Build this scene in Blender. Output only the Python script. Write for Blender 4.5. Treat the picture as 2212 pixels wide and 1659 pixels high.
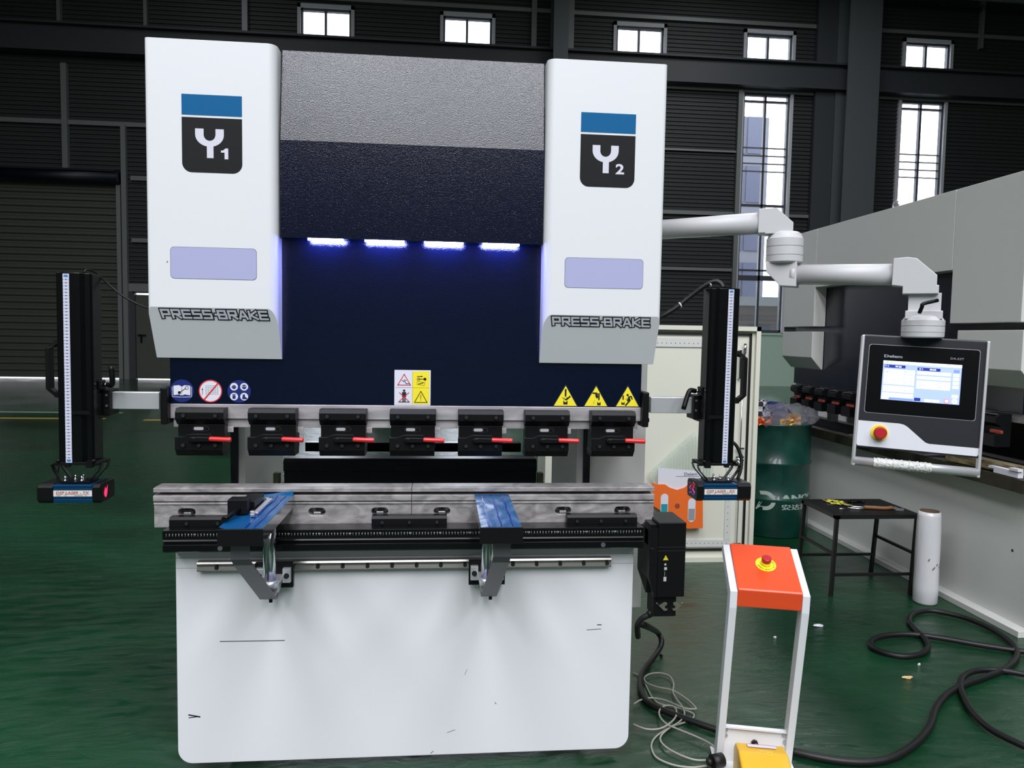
import bpy, bmesh, math, random
from mathutils import Vector, Matrix, noise
random.seed(7)
SC = bpy.context.scene
for o in list(bpy.data.objects): bpy.data.objects.remove(o)
COL = SC.collection
PI = math.pi
def V(*a): return Vector(a)

# ------------------------------------------------------------------ camera, sky, lights, exposure
YAW, PITCH, ROLL, FPX = math.radians(5.35), math.radians(3.75), math.radians(.99), 1600.0
CAM = V(.103, -2.472, 1.528)
_f = V(math.sin(YAW)*math.cos(PITCH), math.cos(YAW)*math.cos(PITCH), -math.sin(PITCH))
_r = V(math.cos(YAW), -math.sin(YAW), 0)
_d = _f.cross(_r)
RT = math.cos(ROLL)*_r - math.sin(ROLL)*_d
DN = math.sin(ROLL)*_r + math.cos(ROLL)*_d
cd = bpy.data.cameras.new('camera'); cam = bpy.data.objects.new('camera', cd); COL.objects.link(cam)
cd.sensor_width = 36; cd.lens = 36*FPX/2212; cd.clip_end = 300; cd.clip_start = .05
cam.matrix_world = Matrix(((RT.x, -DN.x, -_f.x, CAM.x), (RT.y, -DN.y, -_f.y, CAM.y), (RT.z, -DN.z, -_f.z, CAM.z), (0, 0, 0, 1)))
SC.camera = cam
def U(px, py, X=None, Y=None, Z=None):
    """point where the sight line of a picture point meets a plane of the place"""
    d = RT*((px-1106)/FPX) + DN*((py-829.5)/FPX) + _f
    if X is not None: t = (X-CAM.x)/d.x
    elif Y is not None: t = (Y-CAM.y)/d.y
    else: t = (Z-CAM.z)/d.z
    return CAM + d*t

w = bpy.data.worlds.new('sky'); SC.world = w; w.use_nodes = True
bg = w.node_tree.nodes['Background']; bg.inputs[0].default_value = (.93, .95, 1, 1); bg.inputs[1].default_value = 6.0
def area(name, loc, rot, sx, sy, power, color=(1, 1, 1)):
    l = bpy.data.lights.new(name, 'AREA'); l.shape = 'RECTANGLE'; l.size = sx; l.size_y = sy; l.energy = power; l.color = color
    o = bpy.data.objects.new(name, l); COL.objects.link(o); o.location = loc; o.rotation_euler = rot; return o
# inner skylight pair inferred from reflections behind viewer; outer rows added to broaden light
for xx, pw in ((-2.7, 2650), (2.7, 2650), (-9, 1900), (9.5, 1750)):
    area('skylight_fill', (xx, -13.5, 12.9), (0, 0, 0), 2.8, 20, pw, (.95, .96, 1))
for xx, pw in ((-7, 260), (9, 900)):  # far strips added to brighten the distant floor and dado
    area('skylight_fill', (xx, 10, 12.9), (0, 0, 0), 1.6, 14, pw, (.96, .98, 1))
SC.view_settings.view_transform = 'Standard'; SC.view_settings.look = 'None'
SC.view_settings.exposure = -0.2; SC.view_settings.gamma = 1; SC.view_settings.use_curve_mapping = False

# ------------------------------------------------------------------ materials
MATS = {}
def s2l(c): return tuple(((v/255)/12.92 if v <= 10 else ((v/255+.055)/1.055)**2.4) for v in c)
def M(name, rgb=(200, 200, 200), rough=.5, metal=0, emit=None, es=0, spec=.5, coat=0, alpha=1):
    if name in MATS: return MATS[name]
    m = bpy.data.materials.new(name); m.use_nodes = True; MATS[name] = m
    b = m.node_tree.nodes['Principled BSDF']
    b.inputs['Base Color'].default_value = (*s2l(rgb), 1)
    b.inputs['Roughness'].default_value = rough; b.inputs['Metallic'].default_value = metal
    b.inputs['Specular IOR Level'].default_value = spec; b.inputs['Coat Weight'].default_value = coat
    b.inputs['Alpha'].default_value = alpha
    if emit: b.inputs['Emission Color'].default_value = (*s2l(emit), 1); b.inputs['Emission Strength'].default_value = es
    return m
def N(m, t, **kw):
    n = m.node_tree.nodes.new(t)
    for k, v in kw.items():
        if k in n.inputs: n.inputs[k].default_value = v
        else: setattr(n, k, v)
    return n
def L(m, a, ao, b, bi): m.node_tree.links.new(a.outputs[ao], b.inputs[bi])
def P(m): return m.node_tree.nodes['Principled BSDF']
def bump(m, scale, strength, dist=.002, detail=3, stretch=(1, 1, 1), rough=.5):
    tc = N(m, 'ShaderNodeTexCoord'); mp = N(m, 'ShaderNodeMapping'); mp.inputs['Scale'].default_value = stretch
    no = N(m, 'ShaderNodeTexNoise', Scale=scale, Detail=detail, Roughness=rough)
    bp = N(m, 'ShaderNodeBump', Strength=strength, Distance=dist)
    L(m, tc, 'Object', mp, 'Vector'); L(m, mp, 'Vector', no, 'Vector'); L(m, no, 'Fac', bp, 'Height'); L(m, bp, 'Normal', P(m), 'Normal')
    return no
def mottle(m, c1, c2, scale, detail=4, stretch=(1, 1, 1), lo=.35, hi=.65, rough=None, dist=0):
    tc = N(m, 'ShaderNodeTexCoord'); mp = N(m, 'ShaderNodeMapping'); mp.inputs['Scale'].default_value = stretch
    no = N(m, 'ShaderNodeTexNoise', Scale=scale, Detail=detail, Distortion=dist)
    cr = N(m, 'ShaderNodeValToRGB'); e = cr.color_ramp.elements
    e[0].position, e[1].position = lo, hi; e[0].color = (*s2l(c1), 1); e[1].color = (*s2l(c2), 1)
    L(m, tc, 'Object', mp, 'Vector'); L(m, mp, 'Vector', no, 'Vector'); L(m, no, 'Fac', cr, 'Fac'); L(m, cr, 'Color', P(m), 'Base Color')
    if rough:
        mr = N(m, 'ShaderNodeMapRange'); mr.inputs['To Min'].default_value, mr.inputs['To Max'].default_value = rough
        L(m, no, 'Fac', mr, 'Value'); L(m, mr, 'Result', P(m), 'Roughness')
    return no
white = M('white_paint', (226, 228, 232), .38); bump(white, 260, .12, .0006)
cream = M('cream_paint', (222, 222, 208), .45)
greyp = M('grey_white_paint', (212, 214, 210), .42); bump(greyp, 200, .1, .0006)
armw = M('arm_white_paint', (200, 200, 203), .4)
navy = M('navy_textured_paint', (4, 11, 36), .13, spec=.75); bump(navy, 330, .7, .00085, 2, rough=.5)
navyd = M('dark_navy_paint', (8, 14, 28), .45)
black = M('black_oxide', (13, 14, 16), .4, spec=.25); bump(black, 90, .06, .001)
blackg = M('black_anodised', (8, 9, 10), .27, spec=.3)
blackp = M('black_plastic', (11, 12, 13), .42, spec=.25)
rubber = M('black_rubber', (14, 15, 16), .5)
steel = M('ground_steel', (176, 172, 174), .3, .45); mottle(steel, (168, 162, 166), (222, 216, 220), 5, 5, (1, 1, 6), .3, .7, (.22, .42))
steel2 = M('worn_steel', (150, 147, 148), .36, .4); mottle(steel2, (138, 133, 134), (200, 195, 196), 9, 10, (1.4, 1, 3), .3, .7, (.25, .5), 1.2)
chrome = M('polished_steel', (210, 212, 216), .14, 1)
galv = M('zinc_plated_steel', (200, 202, 206), .3, .85)
alu = M('aluminium', (218, 219, 223), .34, .6)
greyst = M('grey_steel_plate', (104, 103, 108), .42, .5)
railst = M('rail_steel', (150, 148, 144), .22, .9)
redg = M('red_grip', (226, 44, 44), .35, coat=.3)
ink = M('black_ink', (22, 26, 30), .5); paper = M('white_sticker', (222, 222, 232), .45); yel = M('yellow_sticker', (246, 228, 48), .45)
blu = M('blue_sticker', (20, 36, 110), .45); redi = M('red_ink', (214, 40, 48), .5); blub = M('bright_blue_vinyl', (0, 94, 148), .6, spec=.2)
dark = M('charcoal_vinyl', (27, 27, 30), .6, spec=.2); lav = M('frosted_window', (176, 178, 216), .3); seam = M('seam_grey', (60, 62, 64), .6)
offw = M('off_white_vinyl', (214, 213, 226), .5)
bluef = M('blue_protective_film', (4, 82, 132), .3, coat=.15); bump(bluef, 30, .3, .002, 4, (1, .35, 1))
blued = M('deep_blue_film_crease', (0, 40, 150), .2, coat=.5)
orange = M('orange_paint', (232, 78, 34), .35, coat=.2); bump(orange, 60, .05, .001)
orangep = M('orange_plastic', (240, 112, 44), .4)
ymet = M('yellow_housing', (226, 176, 40), .4, coat=.3); yelb = M('yellow_disc', (240, 224, 40), .4); redb = M('red_button', (178, 28, 40), .35, coat=.3)
led = M('led_strip', (255, 255, 255), .5, emit=(128, 136, 255), es=330)
laserr = M('laser_glow', (255, 40, 90), .5, emit=(255, 40, 90), es=2.2); laserb = M('laser_blue_glow', (60, 90, 255), .5, emit=(70, 90, 255), es=2)
bluea = M('blue_anodised', (18, 74, 116), .3, .6)
scr = M('screen_backlit', (150, 166, 226), .3, emit=(150, 172, 236), es=1.0); scrw = M('screen_white', (240, 245, 255), .3, emit=(238, 244, 255), es=1.05)
scrb = M('screen_dark_blue', (30, 40, 130), .3, emit=(40, 50, 140), es=.9); scrm = M('screen_mid_blue', (110, 130, 200), .3, emit=(120, 142, 214), es=.9)
scrg = M('screen_grey_text', (150, 160, 190), .3, emit=(150, 160, 190), es=.9); scrr = M('screen_red', (230, 90, 130), .3, emit=(236, 96, 130), es=1); scrn = M('screen_green', (30, 150, 60), .3, emit=(40, 160, 70), es=.9)
scry = M('screen_yellow', (240, 220, 60), .3, emit=(250, 226, 70), es=.9)
glassb = M('black_glass', (4, 6, 9), .3, spec=.2); anth = M('anthracite_panel', (36, 38, 43), .45, spec=.3)
silv = M('silver_logo', (150, 154, 162), .4, .4)
drumg = M('green_drum_paint', (14, 66, 56), .35, coat=.3); mottle(drumg, (10, 56, 48), (20, 76, 64), 6)
logow = M('faded_white_print', (176, 190, 180), .5)
wallm = M('dark_green_wall_sheet', (50, 54, 54), .55); frame_d = M('dark_window_frame', (70, 74, 80), .5)
girtm = M('galvanised_girt', (128, 131, 130), .45, .3); reveal = M('pale_reveal', (196, 198, 204), .5)
beamm = M('dark_beam', (58, 62, 66), .55); colm = M('steel_column_paint', (84, 89, 92), .5)
dado = M('pale_green_plaster', (178, 204, 188), .6); ceilm = M('ceiling_sheet', (60, 64, 66), .7); shut = M('shutter_steel', (84, 88, 80), .42, .2)
film = M('stretch_film', (214, 214, 218), .22, coat=.5); bump(film, 12, .5, .01, 5, (1, 1, .4)); card = M('cardboard_core', (84, 66, 50), .8)
btab = M('black_painted_steel', (14, 15, 15), .45); wood = M('old_wood', (116, 104, 78), .7)
mottle(wood, (70, 62, 46), (150, 136, 100), 8, 6, (12, .6, 12)); brownh = M('brown_wood_handle', (134, 92, 58), .6)
tab2 = M('oily_table_steel', (52, 50, 42), .4, .5); mottle(tab2, (34, 34, 28), (74, 70, 58), 6, 6)
lime = M('painted_marking_yellow', (186, 160, 66), .5); limw = M('painted_marking_white', (150, 180, 160), .5)
# floor: green glossy epoxy
floorm = M('green_epoxy_floor', (16, 60, 36), .15, spec=.55)
mottle(floorm, (8, 44, 25), (24, 74, 46), .55, 9, (1, 1.7, 1), .3, .72, (.07, .26), .8)
_tc = N(floorm, 'ShaderNodeTexCoord'); _mp = N(floorm, 'ShaderNodeMapping'); _mp.inputs['Scale'].default_value = (1, 2.2, 1)
_n1 = N(floorm, 'ShaderNodeTexNoise', Scale=6, Detail=9, Roughness=.66, Distortion=.9); _bp = N(floorm, 'ShaderNodeBump', Strength=.34, Distance=.02)
L(floorm, _tc, 'Object', _mp, 'Vector'); L(floorm, _mp, 'Vector', _n1, 'Vector'); L(floorm, _n1, 'Fac', _bp, 'Height'); L(floorm, _bp, 'Normal', P(floorm), 'Normal')
def clear_mat(name, tint, a, rough=.15):
    m = bpy.data.materials.new(name); m.use_nodes = True; nt = m.node_tree; nt.nodes.remove(P(m)); out = nt.nodes['Material Output']
    t = N(m, 'ShaderNodeBsdfTransparent'); t.inputs[0].default_value = (*tint, 1); g = N(m, 'ShaderNodeBsdfPrincipled'); g.inputs['Base Color'].default_value = (*tint, 1)
    g.inputs['Roughness'].default_value = rough; mx = N(m, 'ShaderNodeMixShader'); mx.inputs[0].default_value = a
    L(m, t, 0, mx, 1); L(m, g, 0, mx, 2); L(m, mx, 0, out, 0)
    return m
glass = clear_mat('window_glass', (.95, .97, 1), .06, .05)
bagm = clear_mat('clear_plastic_bag', (.9, .88, .95), .24, .12); _g = bagm.node_tree.nodes['Principled BSDF']; _nb = N(bagm, 'ShaderNodeTexNoise', Scale=22, Detail=5, Distortion=2.5); _bb = N(bagm, 'ShaderNodeBump', Strength=1, Distance=.03); L(bagm, _nb, 'Fac', _bb, 'Height'); L(bagm, _bb, 'Normal', _g, 'Normal')
sleeve = clear_mat('clear_plastic_sleeve', (.9, .93, .9), .22, .15)
plaid = M('black_white_plaid', (90, 90, 95), .8)
_t = N(plaid, 'ShaderNodeTexCoord'); _c = N(plaid, 'ShaderNodeTexChecker', Scale=26.0); _c.inputs['Color1'].default_value = (.55, .55, .6, 1); _c.inputs['Color2'].default_value = (.012, .012, .015, 1)
L(plaid, _t, 'Object', _c, 'Vector'); L(plaid, _c, 'Color', P(plaid), 'Base Color')
bubble = M('bubble_wrap', (214, 216, 214), .2, coat=.6); bump(bubble, 130, 1, .006, 2)

# ------------------------------------------------------------------ mesh helper
class MB:
    def __init__(s): s.bm = bmesh.new(); s.mi = 0; s.mx = None; s.fr = None
    def vert(s, p):
        p = Vector(p)
        return s.bm.verts.new(s.mx @ p if s.mx else p)
    def face(s, vs):
        try: f = s.bm.faces.new(vs); f.material_index = s.mi; return f
        except ValueError: return None
    def box(s, x0, x1, y0, y1, z0, z1, bev=0, seg=2):
        v = [s.vert((x, y, z)) for x in (x0, x1) for y in (y0, y1) for z in (z0, z1)]
        fs = [s.face([v[i] for i in q]) for q in ((0, 1, 3, 2), (4, 6, 7, 5), (0, 4, 5, 1), (2, 3, 7, 6), (0, 2, 6, 4), (1, 5, 7, 3))]
        if bev: bmesh.ops.bevel(s.bm, geom=list({e for f in fs for e in f.edges}), offset=bev, segments=seg, affect='EDGES', profile=.5, material=s.mi)
        return s
    def prism(s, pts, a0, a1, axis='x', bev=0):
        """outline pts extruded along axis: x -> pts are (y,z); y -> (x,z); z -> (x,y)"""
        def mk(p, a): return {'x': (a, p[0], p[1]), 'y': (p[0], a, p[1]), 'z': (p[0], p[1], a)}[axis]
        A = [s.vert(mk(p, a0)) for p in pts]; B = [s.vert(mk(p, a1)) for p in pts]; n = len(pts)
        fs = [s.face(A), s.face(B[::-1])] + [s.face([A[i], B[i], B[(i+1) % n], A[(i+1) % n]][::-1]) for i in range(n)]
        fs = [f for f in fs if f]
        bmesh.ops.recalc_face_normals(s.bm, faces=fs)
        if bev: bmesh.ops.bevel(s.bm, geom=list({e for f in fs for e in f.edges}), offset=bev, segments=2, affect='EDGES', profile=.5, material=s.mi)
        return s
    def cyl(s, p0, p1, r, r1=None, seg=20, caps=True):
        p0, p1 = Vector(p0), Vector(p1); r1 = r if r1 is None else r1; z = (p1-p0).normalized()
        x = z.orthogonal().normalized(); y = z.cross(x)
        A = [s.vert(p0+(x*math.cos(t)+y*math.sin(t))*r) for t in [2*PI*i/seg for i in range(seg)]]
        B = [s.vert(p1+(x*math.cos(t)+y*math.sin(t))*r1) for t in [2*PI*i/seg for i in range(seg)]]
        for i in range(seg):
            f = s.face([A[i], A[(i+1) % seg], B[(i+1) % seg], B[i]])
            if f: f.smooth = True
        if caps: s.face(A[::-1]); s.face(B)
        return s
    def lathe(s, c, prof, seg=40, axis='z'):
        c = Vector(c); rings = []
        for r, h in prof:
            rings.append([s.vert(c + (V(r*math.cos(t), r*math.sin(t), h) if axis == 'z' else V(r*math.cos(t), -h, r*math.sin(t)))) for t in [2*PI*i/seg for i in range(seg)]])
        for a, b in zip(rings, rings[1:]):
            for i in range(seg):
                f = s.face([a[i], a[(i+1) % seg], b[(i+1) % seg], b[i]])
                if f: f.smooth = True
        s.face(rings[0][::-1]); s.face(rings[-1])
        return s
    def tube(s, pts, r, seg=10, smooth=6, ry=None):
        pts = [Vector(p) for p in pts]
        if smooth and len(pts) > 2:
            q = [pts[0]*2-pts[1]]+pts+[pts[-1]*2-pts[-2]]; out = []
            for i in range(1, len(q)-2):
                for k in range(smooth):
                    t = k/smooth; a, b, c, d = q[i-1:i+3]
                    out.append(.5*((2*b)+(c-a)*t+(2*a-5*b+4*c-d)*t*t+(3*b-a-3*c+d)*t**3))
            pts = out+[pts[-1]]
        up = None; prev = None
        for i, p in enumerate(pts):
            t = (pts[min(i+1, len(pts)-1)]-pts[max(i-1, 0)]).normalized()
            if up is None: up = t.orthogonal().normalized() if abs(t.z) > .95 else V(0, 0, 1)
            x = t.cross(up).normalized() if t.cross(up).length > 1e-4 else t.orthogonal().normalized(); up = x.cross(t).normalized()
            ring = [s.vert(p+x*math.cos(a)*r+up*math.sin(a)*(ry or r)) for a in [2*PI*k/seg for k in range(seg)]]
            if prev:
                for k in range(seg):
                    f = s.face([prev[k], prev[(k+1) % seg], ring[(k+1) % seg], ring[k]])
                    if f: f.smooth = True
            else: s.face(ring[::-1])
            prev = ring
        s.face(prev); return s
    def strap(s, pts, wdir, wd, th):
        """flat bent bar through pts, width along wdir"""
        wv = Vector(wdir).normalized()*wd/2; pts = [Vector(p) for p in pts]; prev = None
        for i, p in enumerate(pts):
            t = (pts[min(i+1, len(pts)-1)]-pts[max(i-1, 0)]).normalized(); n = t.cross(wv).normalized()*th/2
            ring = [s.vert(p+a*wv+b*n) for a, b in ((-1, -1), (1, -1), (1, 1), (-1, 1))]
            if prev:
                for k in range(4): s.face([prev[k], prev[(k+1) % 4], ring[(k+1) % 4], ring[k]])
            else: s.face(ring[::-1])
            prev = ring
        s.face(prev); return s
    # flat graphics in a frame (origin, u, v); d = lift above the surface
    def at(s, o, u=(1, 0, 0), v=(0, 0, 1)):
        u, v = Vector(u).normalized(), Vector(v).normalized(); s.fr = (Vector(o), u, v, u.cross(v)); return s
    def pt(s, u, v, d=0): o, a, b, n = s.fr; return o+a*u+b*v+n*d
    def poly(s, pts, d=.0006):
        f = s.face([s.vert(s.pt(u, v, d)) for u, v in pts])
        return s
    def rect(s, u0, u1, v0, v1, d=.0006): return s.poly([(u0, v0), (u1, v0), (u1, v1), (u0, v1)], d)
    def disc(s, u, v, r, d=.0006, seg=28, ry=None, a0=0, a1=2*PI): 
        return s.poly([(u+r*math.cos(a0+(a1-a0)*i/seg), v+(ry or r)*math.sin(a0+(a1-a0)*i/seg)) for i in range(seg)], d)
    def line(s, pts, wd, d=.0006, close=False):
        pts = [Vector((p[0], p[1])) for p in pts]; n = len(pts)
        for i in range(n if close else n-1):
            a, b = pts[i], pts[(i+1) % n]; t = (b-a)
            if t.length < 1e-7: continue
            t.normalize(); m = Vector((-t.y, t.x))*wd/2; e = t*wd*.45
            s.poly([a-m-e, b-m+e, b+m+e, a+m-e], d)
        return s
    def ring(s, u, v, r, wd, d=.0006, seg=32):
        for i in range(seg):
            a, b = 2*PI*i/seg, 2*PI*(i+1)/seg
            s.poly([(u+(r-wd)*math.cos(a), v+(r-wd)*math.sin(a)), (u+r*math.cos(a), v+r*math.sin(a)), (u+r*math.cos(b), v+r*math.sin(b)), (u+(r-wd)*math.cos(b), v+(r-wd)*math.sin(b))], d)
        return s
    def text(s, txt, u, v, wd=None, h=None, d=.0006, off=0, shear=0, center=True, size=None):
        vs, fs, bb = text_geo(txt, off, shear)
        W0, H0 = bb[1]-bb[0], bb[3]-bb[2]
        if size: sx = sy = size
        else:
            sy = h/H0 if h else wd/W0; sx = wd/W0 if wd else sy
        cx, cy = ((bb[0]+bb[1])/2, (bb[2]+bb[3])/2) if center else (bb[0], bb[2])
        if size: cy = 0
        W = [s.vert(s.pt(u+(x-cx)*sx, v+(y-cy)*sy, d)) for x, y in vs]
        for f in fs: s.face([W[i] for i in f])
        return s
    def build(s, name, mats, parent=None, loc=None, smooth=None, shade=False):
        me = bpy.data.meshes.new(name); bm = s.bm
        off = None
        if parent is not None and s.local is False:
            off = parent.matrix_world.inverted() if False else Matrix.Translation(-abs_loc(parent))
        if loc is not None and parent is None: off = Matrix.Translation(-Vector(loc))
        if off is not None: bmesh.ops.transform(bm, matrix=off, verts=bm.verts)
        bm.normal_update(); bm.to_mesh(me); bm.free()
        for m in (mats if isinstance(mats, (list, tuple)) else [mats]): me.materials.append(m)
        if shade:
            for p in me.polygons: p.use_smooth = True
        o = bpy.data.objects.new(name, me); COL.objects.link(o)
        if parent: o.parent = parent
        elif loc is not None: o.location = loc
        return o
    local = False
def abs_loc(o):
    p = Vector((0, 0, 0))
    while o: p += o.location; o = o.parent
    return p
class LB(MB): local = True
_TG = {}
GL = {'P': [[(0, 0), (0, 1), (1, 1), (1, .42), (0, .42)]], 'R': [[(0, 0), (0, 1), (1, 1), (1, .46), (0, .46)], [(.45, .46), (1.02, 0)]], 'E': [[(1, 1), (0, 1), (0, 0), (1, 0)], [(0, .5), (.95, .5)]],
      'S': [[(1, 1), (0, 1), (0, .52), (1, .52), (1, 0), (0, 0)]], 'B': [[(0, 0), (0, 1), (.94, 1), (.94, .5), (0, .5)], [(0, 0), (1, 0), (1, .5)]], 'A': [[(0, 0), (.42, 1), (.62, 1), (1.04, 0)], [(.2, .3), (.84, .3)]],
      'K': [[(0, 0), (0, 1)], [(1, 1), (.12, .5), (1.05, 0)]], '-': [[(.2, .5), (.5, .5)]]}
def strokes(b, txt, u0, v0, W, H, t, d, shear, fat=0):
    adv = [(.62 if c == '-' else 1.42) for c in txt]; k = (W-t)/(sum(adv)-.42); x = u0-W/2+t/2
    for c, a in zip(txt, adv):
        for ln in GL[c]:
            pts = [(x+p[0]*k, v0-H/2+t/2+p[1]*(H-t)) for p in ln]; pts = [(p[0]-shear*(p[1]-v0), p[1]) for p in pts]
            for p, q in zip(pts, pts[1:]): b.line([p, q], t+fat, d); d += .00001
        x += a*k
def text_geo(txt, off, shear):
    k = (txt, off, shear)
    if k in _TG: return _TG[k]
    c = bpy.data.curves.new('t', 'FONT'); c.body = txt; c.size = 1; c.offset = off; c.shear = shear; c.resolution_u = 3
    o = bpy.data.objects.new('t', c); COL.objects.link(o); bpy.context.view_layer.update()
    me = o.to_mesh(); vs = [(v.co.x, v.co.y) for v in me.vertices]; fs = [tuple(p.vertices) for p in me.polygons]
    o.to_mesh_clear(); bpy.data.objects.remove(o); bpy.data.curves.remove(c)
    if not vs: vs = [(0, 0), (1, 0), (1, 1)]; fs = [(0, 1, 2)]
    bb = (min(v[0] for v in vs), max(v[0] for v in vs), min(v[1] for v in vs), max(v[1] for v in vs)); _TG[k] = (vs, fs, bb); return _TG[k]
def tag(o, label, cat, group=None, kind=None):
    if label: o['label'] = label
    if cat: o['category'] = cat
    if group: o['group'] = group
    if kind: o['kind'] = kind
    return o
def thing(name, loc, label, cat, group=None, rot=(0, 0, 0)):
    o = bpy.data.objects.new(name, None); COL.objects.link(o); o.empty_display_size = .05; o.location = loc; o.rotation_euler = rot
    return tag(o, label, cat, group)
def struct(o, label=None, cat=None): o['kind'] = 'structure'; return tag(o, label, cat)
def bevmod(o, wdt, seg=2):
    m = o.modifiers.new('bevel', 'BEVEL'); m.width = wdt; m.segments = seg; m.limit_method = 'ANGLE'; m.angle_limit = math.radians(35); return o
def copy_tree(o, parent=None):
    c = o.copy(); COL.objects.link(c); c.parent = parent if parent else None
    for ch in list(o.children): copy_tree(ch, c)
    return c
def crumple(mb, c, rx, ry, rz, amp, fr, sub=4, seed=0, flat=0):
    tmp = bmesh.new(); bmesh.ops.create_icosphere(tmp, subdivisions=sub, radius=1); vm = {}
    for v in tmp.verts:
        n = v.co.normalized(); k = 1+amp*(noise.noise(n*fr+V(seed, 0, 0))*1.2+abs(noise.noise(n*fr*2.3+V(0, seed, 3)))*1.1)
        p = V(n.x*rx*k, n.y*ry*k, n.z*rz*k)
        if flat and p.z < -rz*flat: p.z = -rz*flat
        vm[v] = mb.vert(Vector(c)+p)
    for f in tmp.faces: mb.face([vm[v] for v in f.verts])
    tmp.free(); return mb
exec_parts = []

# ------------------------------------------------------------------ the hall
WY = 21.2; XL, XR, YF, ZC = -16.0, 24.0, -24.0, 13.3
b = MB(); b.box(XL, XR, YF, WY, -.1, 0); struct(b.build('floor', floorm))
b = MB(); b.box(XL, XR, YF, WY, ZC, ZC+.1); struct(b.build('ceiling', ceilm))
def corr(b, x0, x1, z0, z1, Y, pitch=.128, dep=.035, ph=0):
    """horizontally ribbed sheet as real folded geometry"""
    zs = [(z0, 0)]; k = math.floor((z0-ph)/pitch)
    while True:
        base = ph+k*pitch
        for t, y in ((0, 0), (.18, dep), (.55, dep), (.73, 0)):
            z = base+t*pitch
            if z0+1e-4 < z < z1-1e-4: zs.append((z, y))
        k += 1
        if base > z1: break
    zs.append((z1, 0)); prev = None
    for z, y in zs:
        r = (b.vert((x0, Y-y, z)), b.vert((x1, Y-y, z)))
        if prev: b.face([prev[0], prev[1], r[1], r[0]])
        prev = r
SW = [(-4.3, -2.8), (0, 1.5), (5.43, 6.95), (9.67, 11.2), (15.05, 16.6), (19.75, 21.3)]; SZ = (10.45, 11.32)
TW = [(9.65, 11.2), (15.0, 16.5), (-4.3, -2.8), (0, 1.5), (5.43, 6.95)]; TZ = (1.79, 9.45)
RD = (-13.6, -9.68, .02, 5.9); PD = (-9.3, -7.6, .018, 2.62)
def wall_with_holes(b, Y, x0, x1, z0, z1, holes, fn):
    xs = sorted({x0, x1, *[h[0] for h in holes], *[h[1] for h in holes]}); 
    for a, c in zip(xs, xs[1:]):
        cuts = sorted([(h[2], h[3]) for h in holes if h[0] <= a+1e-6 and h[1] >= c-1e-6]); z = z0
        for p, q in cuts:
            if p > z+1e-4: fn(b, a, c, z, p, Y)
            z = q
        if z1 > z+1e-4: fn(b, a, c, z, z1, Y)
holes = [(a, c, *SZ) for a, c in SW]+[(a, c, *TZ) for a, c in TW]+[(RD[0], RD[1], 0, RD[3]), (PD[0], PD[1], 0, PD[3]), (2, XR, 0, 1.72)]
b = MB(); wall_with_holes(b, WY, XL, XR, 0, ZC, holes, corr); struct(b.build('wall_back', wallm))
b = MB(); b.box(2, XR, WY-.06, WY+.12, 0, 1.72); b.box(2, XR, WY-.1, WY, 1.68, 1.76); struct(b.build('trim_0', dado))
b = MB(); b.box(XL-.1, XL, YF, WY, 0, ZC); struct(b.build('wall_left', wallm))
b = MB(); b.box(XR, XR+.1, YF, WY, 0, ZC); struct(b.build('wall_right', wallm))
b = MB(); b.box(XL, -5.5, YF-.1, YF, 0, ZC); b.box(2.5, XR, YF-.1, YF, 0, ZC); b.box(-5.5, 2.5, YF-.1, YF, 5.8, ZC); struct(b.build('wall_front', wallm))
b = MB(); corr(b, -5.5, 2.5, 0, 5.8, YF+.04, .205, .05); struct(b.build('door_light_block', shut))  # unseen closed door, added to keep sky reflections off the ram and console
def window(n, x0, x1, z0, z1, muntz, small):
    b = MB(); t = .06; Y0, Y1 = WY-.02, WY+.12
    b.box(x0, x1, Y0, Y1, z0, z0+t); b.box(x0, x1, Y0, Y1, z1-t, z1); b.box(x0, x0+t, Y0, Y1, z0, z1); b.box(x1-t, x1, Y0, Y1, z0, z1)
    xm = (x0+x1)/2-.02; b.box(xm-.035, xm+.035, Y0+.02, Y1, z0, z1)
    for z, h in muntz: b.box(x0, x1, Y0+.02, Y1, z-h/2, z+h/2)
    o = struct(b.build('window_%d' % n, frame_d))
    b = MB(); b.box(x0+t, x1-t, WY+.05, WY+.056, z0+t, z1-t); b.build('pane', glass, o)
    b = MB(); b.box(x0-.1, x0, WY-.1, WY+.1, z0-.05, z1+.12); b.box(x1, x1+.1, WY-.1, WY+.1, z0-.05, z1+.12); b.box(x0-.1, x1+.1, WY-.1, WY+.1, z1, z1+.12)
    b.build('reveal', reveal, o)
for i, (a, c) in enumerate(SW): window(i+1, a, c, *SZ, [], True)
for i, (a, c) in enumerate(TW): window(i+7, a, c, *TZ, [(9.22, .05), (5.9, .07), (3.55, .16), (3.8, .05), (7.0, .018), (7.25, .018), (7.5, .018), (7.75, .018)], False)
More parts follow.
